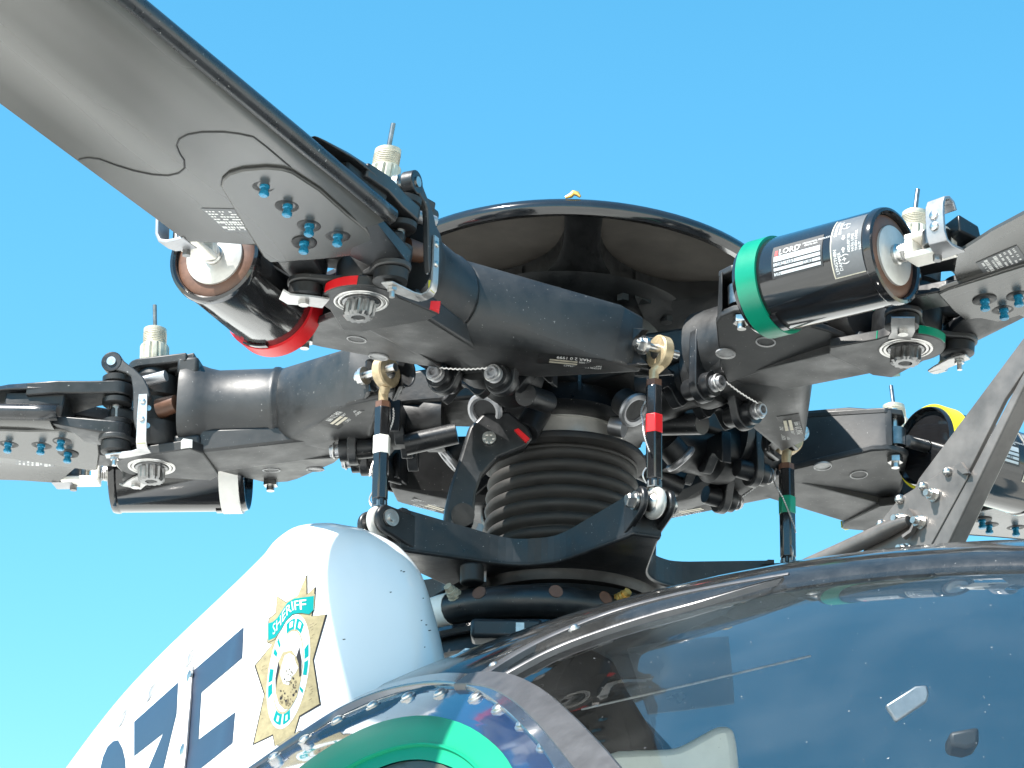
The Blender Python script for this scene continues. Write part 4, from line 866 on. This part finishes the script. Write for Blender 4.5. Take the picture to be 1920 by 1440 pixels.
# interior: visor, cream seat back, bracket
def flatpx(poly, d, th, tilt=(0, 1, 0.0)):
    P = [on_plane(x, y, CAM + V((0, d, 0)), tilt, 0.0) for x, y in poly]; r = MX.Rotation(-HD, 3, 'Z')
    b = B(); b.prism([r @ p for p in P], r @ V((0, th, 0))); return b
flatpx([(1176, 1215), (1260, 1200), (1366, 1193), (1374, 1270), (1377, 1318), (1290, 1330), (1215, 1338)], 2.42, 0.004).out('sun_visor', 'visor', cab, CB)
flatpx(smooth_poly([(1130, 1420), (1180, 1404), (1230, 1402), (1270, 1398), (1310, 1378), (1345, 1360), (1370, 1362), (1380, 1385), (1386, 1440), (1392, 1540), (1130, 1540)], 3, True), 2.34, 0.07).out('seat_back', 'cream', cab, CB, bevel=0.012)
flatpx([(1660, 1322), (1716, 1286), (1738, 1284), (1742, 1300), (1738, 1315), (1680, 1353)], 2.05, 0.006).out('compass_bracket', 'alu_d', cab, CB, bevel=0.0015)
flatpx([(1780, 1372), (1836, 1362), (1836, 1396), (1812, 1404), (1782, 1398)], 2.05, 0.03).out('mirror', 'printk', cab, CB, bevel=0.003)
b = flatpx([(905, 1300), (1000, 1228), (1110, 1215), (1150, 1235), (1175, 1290), (1230, 1380), (1255, 1420), (1240, 1500), (1100, 1500), (1000, 1370)], 2.62, 0.04); b.out('door_post', 'dark', cab, CB, bevel=0.006)
b = B(); r_ = MX.Rotation(-HD, 3, 'Z'); pp = [r_ @ on_plane(x, y, CAM + V((0, 2.3, 0)), (0, 1, 0)) for x, y in ((1090, 1330), (1300, 1282), (1520, 1230))]
b.tube(pp, 0.0010, 8); b.out('headset_cord', 'chip', cab, CB)

b = B()
for k in range(90):
    x, y = random.uniform(1000, 1900), random.uniform(1090, 1430)
    if y < 1290 - 0.28 * (x - 850) : continue
    p = ell_hit(x, y, 0.0006); n_ = ell_n(p); r = random.choice((0.0002, 0.00025, 0.0003, 0.00045)); t_ = V((random.uniform(-1, 1), random.uniform(-1, 1), random.uniform(-1, 1))); t_ = (t_ - n_ * t_.dot(n_)).normalized(); u_ = n_.cross(t_); L_ = r * random.choice((1, 1, 1.5, 4))
    b.mesh([p + t_ * L_ * cos(pi * j / 4) + u_ * r * sin(pi * j / 4) + n_ * (0.0003 if j % 2 else 0.0) for j in range(8)], [tuple(range(8))])
sp_ = cout(b, 'canopy_specks', 'plc'); sp_['kind'] = 'stuff'

# ================================================================== WHITE MAST FAIRING
FB = V((-0.2065, -0.33, -0.45)); FA = V((cos(R(118)), sin(R(118)), 0)); FP = V((FA.y, -FA.x, 0))      # aft, port
fa = thing('mast_fairing', 'white mast fairing with slate registration letters and a gold sheriff star', 'fairing', FB)
def fout(b, n, m, par=fa, **k): return b.out(n, m, par, FB, **k)
sec = [(0.0, 1.0), (0.0185, 0.996), (0.045, 0.962), (0.062, 0.902), (0.0735, 0.823), (0.0850, 0.662), (0.0955, 0.481), (0.102, 0.30), (0.106, 0.0)]
crest = [(-0.105, -0.6, 0.05), (-0.103, -0.5, 0.25), (-0.095, -0.42, 0.48), (-0.078, -0.345, 0.7), (-0.055, -0.2991, 0.87), (-0.03, -0.2697, 0.965), (0.0, -0.2560, 0.99), (0.03, -0.2605, 0.97), (0.089, -0.2676, 0.95), (0.16, -0.2756, 0.94), (0.24, -0.2827, 0.91), (0.323, -0.2912, 0.88), (0.428, -0.3042, 0.82), (0.527, -0.3234, 0.76), (0.67, -0.3553, 0.66), (0.764, -0.3652, 0.58), (0.83, -0.3723, 0.5), (1.0, -0.42, 0.4)]
SEC2 = []
for i in range(len(sec) - 1):
    for k in range(4):
        p0, p1, p2, p3 = [V((*sec[j], 0)) if j >= 0 else V((-sec[1][0], sec[1][1], 0)) for j in (i - 1, i, i + 1, min(i + 2, len(sec) - 1))]; t_ = k / 4
        q = 0.5 * ((2 * p1) + (p2 - p0) * t_ + (2 * p0 - 5 * p1 + 4 * p2 - p3) * t_ ** 2 + (3 * p1 - p0 - 3 * p2 + p3) * t_ ** 3); SEC2.append((q.x, q.y))
SEC2.append(sec[-1])
def fsec(s, zc, wf):
    P = []
    full = SEC2[::-1] + [(-a * 0.97, c) for a, c in SEC2[1:]]
    for lat, h in full:
        P.append(V((FB.x, FB.y, 0)) + FA * s + FP * (lat * wf) + V((0, 0, -0.46 + (zc + 0.46) * h)))
    for lat in (0.109, -0.114):
        q = V((FB.x, FB.y, 0)) + FA * s + FP * (lat * wf) + V((0, 0, -0.8 if zc > -0.46 else zc - 0.34))
        P = [q] + P if lat > 0 else P + [q]
    for p in P:
        h = MX.Rotation(-HD, 3, 'Z') @ V((p.x, p.y, 0)); e_ = ((h.x - EC.x) / EA.x) ** 2 + (h.y / EA.y) ** 2
        if e_ < 0.97: p.z = max(p.z, ell_top(h.x, h.y).z - 0.012)
    return P
b = B(); rings = []
cr = []
for i in range(len(crest) - 1):
    for k in range(4):
        t_ = k / 4; p0, p1, p2, p3 = [V(crest[j]) for j in (max(i - 1, 0), i, i + 1, min(i + 2, len(crest) - 1))]
        cr.append(0.5 * ((2 * p1) + (p2 - p0) * t_ + (2 * p0 - 5 * p1 + 4 * p2 - p3) * t_ ** 2 + (3 * p1 - p0 - 3 * p2 + p3) * t_ ** 3))
cr.append(V(crest[-1]))
for c in cr: rings.append(fsec(c.x, c.y, c.z))
b.loft(rings, closed=False)
b.face([v_ for v_ in list(b.bm.verts)[:len(rings[0])]])
bmesh.ops.triangulate(b.bm, faces=b.bm.faces); bmesh.ops.recalc_face_normals(b.bm, faces=b.bm.faces)
ftree = BVHTree.FromBMesh(b.bm)
shell = fout(b, 'shell', 'white', sharp=80)
def fpt(x, y, off=0.0012):
    o, d = ray(x, y); h = ftree.ray_cast(o, d)
    if h[0] is None: return None
    n_ = h[1] if h[1].dot(d) < 0 else -h[1]; return h[0] + n_ * off
def fdecal(poly, name, m, off=0.0014, par=None, sub=3):
    bm = bmesh.new(); f = bm.faces.new([bm.verts.new((x, y, 0)) for x, y in poly]); f.normal_update(); bmesh.ops.triangulate(bm, faces=[f])
    for _ in range(7):
        lg = [e for e in bm.edges if e.calc_length() > 9]
        if not lg or not sub: break
        bmesh.ops.subdivide_edges(bm, edges=lg, cuts=1); bmesh.ops.triangulate(bm, faces=bm.faces)
    b = B(); mp = {}
    for v_ in bm.verts:
        p = fpt(v_.co.x, v_.co.y, off * 0.3); mp[v_] = b.bm.verts.new(p) if p else None
    for f in bm.faces:
        vs = [mp[v_] for v_ in f.verts]
        if all(vs): b.face(vs)
    bm.free(); return fout(b, name, m, par or fa, sharp=80)
z8 = lambda pts: [(100 + x * 0.41667, 940 + y * 0.41667) for x, y in pts]
fdecal(z8([(612, 775), (648, 748), (858, 566), (852, 705), (668, 860), (655, 1072), (820, 948), (808, 1088), (640, 1222), (590, 1262), (595, 1200)]), 'letter_e', 'letter', sub=3)
fdecal(z8([(365, 992), (563, 815), (556, 955), (497, 1200), (480, 1275), (400, 1275), (430, 1200), (495, 1045), (365, 1147)]), 'digit_seven', 'letter', sub=3)
fdecal(z8([(213, 1200), (225, 1150), (245, 1105), (270, 1080), (293, 1075), (312, 1110), (325, 1165), (327, 1230), (322, 1290), (205, 1290)]), 'digit_nine', 'letter', sub=3)
# panel joint with piano hinge
jp = [fpt(100 + x * 0.41667, 940 + y * 0.41667, 0.0022) for x, y in ((632, 745), (628, 820), (624, 900), (618, 980), (610, 1080), (602, 1160), (592, 1240))]
b = B(); b.tube([p for p in jp if p], 0.0022, 8); jn = fout(b, 'panel_joint', 'alu_d')
for x, y in ((627, 790), (597, 1120)):
    p = fpt(100 + x * 0.41667, 940 + y * 0.41667, 0.003)
    if p: b = B(); b.lathe([(0.0055, -0.001), (0.0055, 0.0012), (0.003, 0.002)], p, (-0.88, -0.47, 0.1), 14); fout(b, 'joint_screw', 'steel', jn)
for x, y in ((617, 704), (440, 862), (314, 976)):
    o_, d_ = ray(100 + x * 0.41667, 940 + y * 0.41667); h = ftree.ray_cast(o_, d_)
    if h[0]:
        n_ = h[1] if h[1].dot(d_) < 0 else -h[1]
        b = B(); b.lathe([(0.0100, -0.001), (0.0098, 0.0008), (0.0080, 0.0010), (0.0072, 0.0002), (0.0062, 0.0002), (0.005, 0.0010)], h[0], n_, 20); fs = fout(b, 'fastener', 'chip')
# front lip
b = B(); lip = [fsec(s, z, w_ * 1.0) for s, z, w_ in ((-0.03, -0.258, 0.98), (0.0, -0.2527, 1.0))]
b.strap([V((FB.x, FB.y, 0)) + FP * (0.118 + 0.004 * k) + FA * (-0.05 + 0.03 * k) + V((0, 0, -0.3725 + 0.001 * k)) for k in range(6)], (0, 0, 1), 0.004, 0.02); fout(b, 'base_lip', 'white', bevel=0.001)
# sheriff star
z3 = lambda pts: [(430 + x * 0.25, 1060 + y * 0.25) for x, y in pts]
star = [(578, 70), (580, 222), (640, 167), (632, 300), (615, 385), (720, 372), (625, 710), (675, 1040), (525, 1130), (485, 1268), (345, 1358), (330, 1268), (187, 1338), (268, 965), (200, 750), (325, 595), (290, 580), (300, 405), (352, 360), (360, 235), (425, 280), (510, 235)]
cx_, cy_ = 450, 760
fdecal(z3([(cx_ + (x - cx_) * 1.055 + 2, cy_ + (y - cy_) * 1.018 + 3) for x, y in star]), 'badge_outline', 'outline', 0.0012)
bd = fdecal(z3(star), 'sheriff_star', 'gold', 0.0017)
oval = lambda rx, ry, dx=0, dy=0, sk=0.16, n=32: [(445 + dx + rx * cos(2 * pi * k / n) - sk * ry * sin(2 * pi * k / n) * 0.9, 800 + dy + ry * sin(2 * pi * k / n)) for k in range(n)]
fdecal(z3(oval(150, 430)), 'seal_rim', 'label', 0.0022, bd, 2)
fdecal(z3(oval(104, 318)), 'seal_inner_rim', 'gold', 0.0026, bd, 2)
fdecal(z3(oval(98, 304)), 'seal_field', 'label', 0.0030, bd, 2)
def ring_arc(t0, t1, r0, r1, name, m, off):
    n = 10; f = lambda t_, rr: (445 + 150 * rr * cos(R(t_)) - 0.144 * 430 * rr * sin(R(t_)), 800 + 430 * rr * sin(R(t_)))
    P = [f(t0 + (t1 - t0) * k / n, r1) for k in range(n + 1)] + [f(t1 - (t1 - t0) * k / n, r0) for k in range(n + 1)]
    fdecal(z3(P), name, m, off, bd, 1)
for t0, t1 in ((-118, -92), (-88, -62), (-32, -17), (-13, 4), (150, 164), (168, 183), (62, 84), (90, 116), (20, 24), (200, 206), (214, 219)): ring_arc(t0, t1, 0.74, 0.93, 'ring_letter', 'bteal', 0.0028)
for t0, t1 in ((-108, -98), (-78, -70), (70, 76), (99, 106)): ring_arc(t0, t1, 0.79, 0.89, 'ring_gap', 'label', 0.0033)
fdecal(z3([(372, 725), (405, 655), (470, 640), (505, 690), (528, 615), (545, 720), (538, 860), (510, 985), (460, 1075), (420, 1085), (375, 1040), (352, 960), (350, 850)]), 'seal_scene', 'gold', 0.0034, bd, 2)
fdecal(z3([(420, 680), (455, 662), (490, 685), (500, 730), (520, 770), (500, 810), (470, 840), (450, 900), (410, 890), (385, 820), (395, 760)]), 'seal_figure', 'label', 0.0039, bd, 1)
fdecal(z3([(505, 690), (528, 615), (545, 720), (541, 830), (528, 840), (522, 740)]), 'seal_dark_edge', 'outline', 0.0039, bd, 1)  # dark slivers printed along the edges of the seal scene
fdecal(z3([(352, 940), (350, 850), (372, 725), (384, 770), (364, 860)]), 'seal_dark_edge', 'outline', 0.0039, bd, 1)
for k in range(44):
    a = random.uniform(0, 2 * pi); rr = random.uniform(0.1, 0.95) ** 0.5; x, y = 440 + 66 * rr * cos(a) - 0.15 * 110 * rr * sin(a), 940 + 120 * rr * sin(a); s_ = random.uniform(5, 13)
    fdecal(z3([(x, y), (x + s_, y - s_ * 0.5), (x + s_ * 1.3, y + s_), (x + 2, y + s_ * 1.4)]), 'seal_detail', 'golds' if k % 3 else 'outline', 0.0042, bd, 0)
for x, y in ((430, 790), (448, 778), (462, 795), (440, 815), (460, 825), (470, 805)): fdecal(z3([(x, y), (x + 9, y - 3), (x + 11, y + 12), (x + 1, y + 14)]), 'seal_detail', 'golds', 0.0042, bd, 0)
for k in range(30):
    x, y = random.choice(((630, 480), (600, 950), (250, 1180), (640, 980), (400, 1250), (270, 760), (600, 500))); x += random.uniform(-45, 45); y += random.uniform(-60, 60)
    L_ = random.uniform(10, 26); fdecal(z3([(x, y), (x + L_, y - L_ * 0.6), (x + L_, y - L_ * 0.6 + 4), (x, y + 4)]), 'engraving', 'golds', 0.0019, bd, 0)
bo = [(297, 440), (330, 430), (365, 400), (410, 330), (440, 285), (490, 255), (560, 245), (636, 235), (632, 340), (600, 372), (540, 362), (480, 370), (430, 420), (390, 490), (350, 545), (298, 568)]
fdecal(z3([(465 + (x - 465) * 1.04, 405 + (y - 405) * 1.09) for x, y in bo]), 'banner_edge', 'gold', 0.0036, bd, 2)
bn = fdecal(z3(bo), 'banner', 'bteal', 0.0041, bd, 2)
def banner_text(s):
    vs, fs = text_mesh(s, 1.0); wmax = max(v_[0] for v_ in vs); hmax = max(v_[1] for v_ in vs); b = B(); mp = []
    top = [(310, 455), (345, 432), (385, 382), (425, 315), (470, 272), (530, 260), (625, 250)]; bot = [(312, 545), (345, 528), (388, 470), (430, 398), (480, 350), (535, 345), (618, 345)]
    def at(L_, u): f = u * (len(L_) - 1); k = min(int(f), len(L_) - 2); return L_[k][0] + (L_[k + 1][0] - L_[k][0]) * (f - k), L_[k][1] + (L_[k + 1][1] - L_[k][1]) * (f - k)
    for x, y, z in vs:
        u = 0.10 + 0.82 * x / wmax; v_ = 0.08 + 0.84 * y / hmax; a, c = at(top, u), at(bot, u); q = (c[0] + (a[0] - c[0]) * v_, c[1] + (a[1] - c[1]) * v_); mp.append(fpt(*z3([q])[0], 0.0016))
    b.mesh(mp, fs); return fout(b, 'lettering', 'label', bd)
banner_text('SHERIFF')

for x, y in ((1560, 312), (1512, 408), (1660, 435), (1652, 535), (1672, 555), (1685, 580), (1667, 655), (1440, 130), (1570, 316), (1300, 620), (1180, 900)):
    u, v_ = 100 + x * 0.41667, 940 + y * 0.41667; L_ = random.uniform(1.5, 4)
    fdecal([(u, v_), (u + L_ * 1.4, v_ - 0.6), (u + L_ * 1.6, v_ + 0.9), (u + L_ * 0.5, v_ + 1.8)], 'paint_chip', 'outline', 0.0006, fa, 0)

# ================================================================== WIRE CUTTER
wc = thing('wire_cutter', 'bare metal wire cutter blade with bolted gusset and brace tube at right', 'wire cutter', (0, 0, 0), HD)
WB = (0.50, 0, -0.32); wc.location = HR @ V(WB)
def kout(b, n, m, par=wc, **k): return b.out(n, m, par, WB, **k)
def hpx(x, y, off=0.0): return on_plane(1560 + x * 0.30563, 620 + y * 0.30563, (0, -off, 0), (0, 1, 0), HD)
def wprism(pts, off0, off1): b = B(); P = [hpx(x, y, off0) for x, y in pts]; b.prism(P, (0, off0 - off1, 0)); return b
b = wprism([(1300, -165), (1175, 45), (530, 910), (330, 1400), (480, 1500), (830, 880), (1060, 420), (1400, -80)], 0.0, -0.005); kout(b, 'cutter_blade', 'cutter', bevel=0.0008)
b = wprism([(1400, -30), (1175, 255), (1060, 470), (835, 900), (560, 1400), (660, 1420), (1175, 345), (1400, 30)], 0.004, -0.016); kout(b, 'blade_flange', 'cutter', bevel=0.0015)
b = wprism([(160, 1420), (235, 1250), (415, 1022), (695, 852), (750, 828), (835, 873), (828, 905), (590, 1345), (540, 1440)], 0.0055, 0.0005); gs = kout(b, 'gusset_plate', 'cutter', bevel=0.0008)
b = wprism([(748, 835), (790, 806), (838, 873), (800, 878)], 0.0095, 0.0056); kout(b, 'gusset_fold', 'cutter', gs)
for x, y, big in ((715, 868, 0), (565, 957, 0), (422, 1036, 0), (308, 1190, 0), (632, 1010, 1), (432, 1165, 1), (552, 1178, 1), (460, 1350, 1)):
    p = hpx(x, y, 0.0055); d = V((0, -1, 0)); b = B()
    if big:
        b.cyl(p, p + d * 0.0022, 0.0064, n=18); b.cyl(p + d * 0.0022, p + d * 0.008, 0.0052, n=6); b.cyl(p + d * 0.008, p + d * 0.0125, 0.0032, n=12)
    else: b.lathe([(0.0046, 0), (0.0046, 0.002), (0.0036, 0.0045), (0.0015, 0.006)], p, d, 14)
    kout(b, 'bolt' if big else 'rivet', 'steel', gs)
b = B(); b.tube([hpx(x, y, 0.012) for x, y in ((-330, 1530), (-190, 1462), (60, 1350), (250, 1262), (330, 1222), (400, 1190), (470, 1165))], [0.0078, 0.0078, 0.0078, 0.0078, 0.0076, 0.0068, 0.0045], 18); br = kout(b, 'brace_tube', 'cutter')
b = B(); b.strap([hpx(x, y, o_) for x, y, o_ in ((440, 1270, 0.012), (490, 1235, 0.010), (512, 1190, 0.009), (505, 1145, 0.009), (478, 1100, 0.008))], (0, 1, 0), 0.006, 0.003); kout(b, 'brace_end', 'cutter', br)
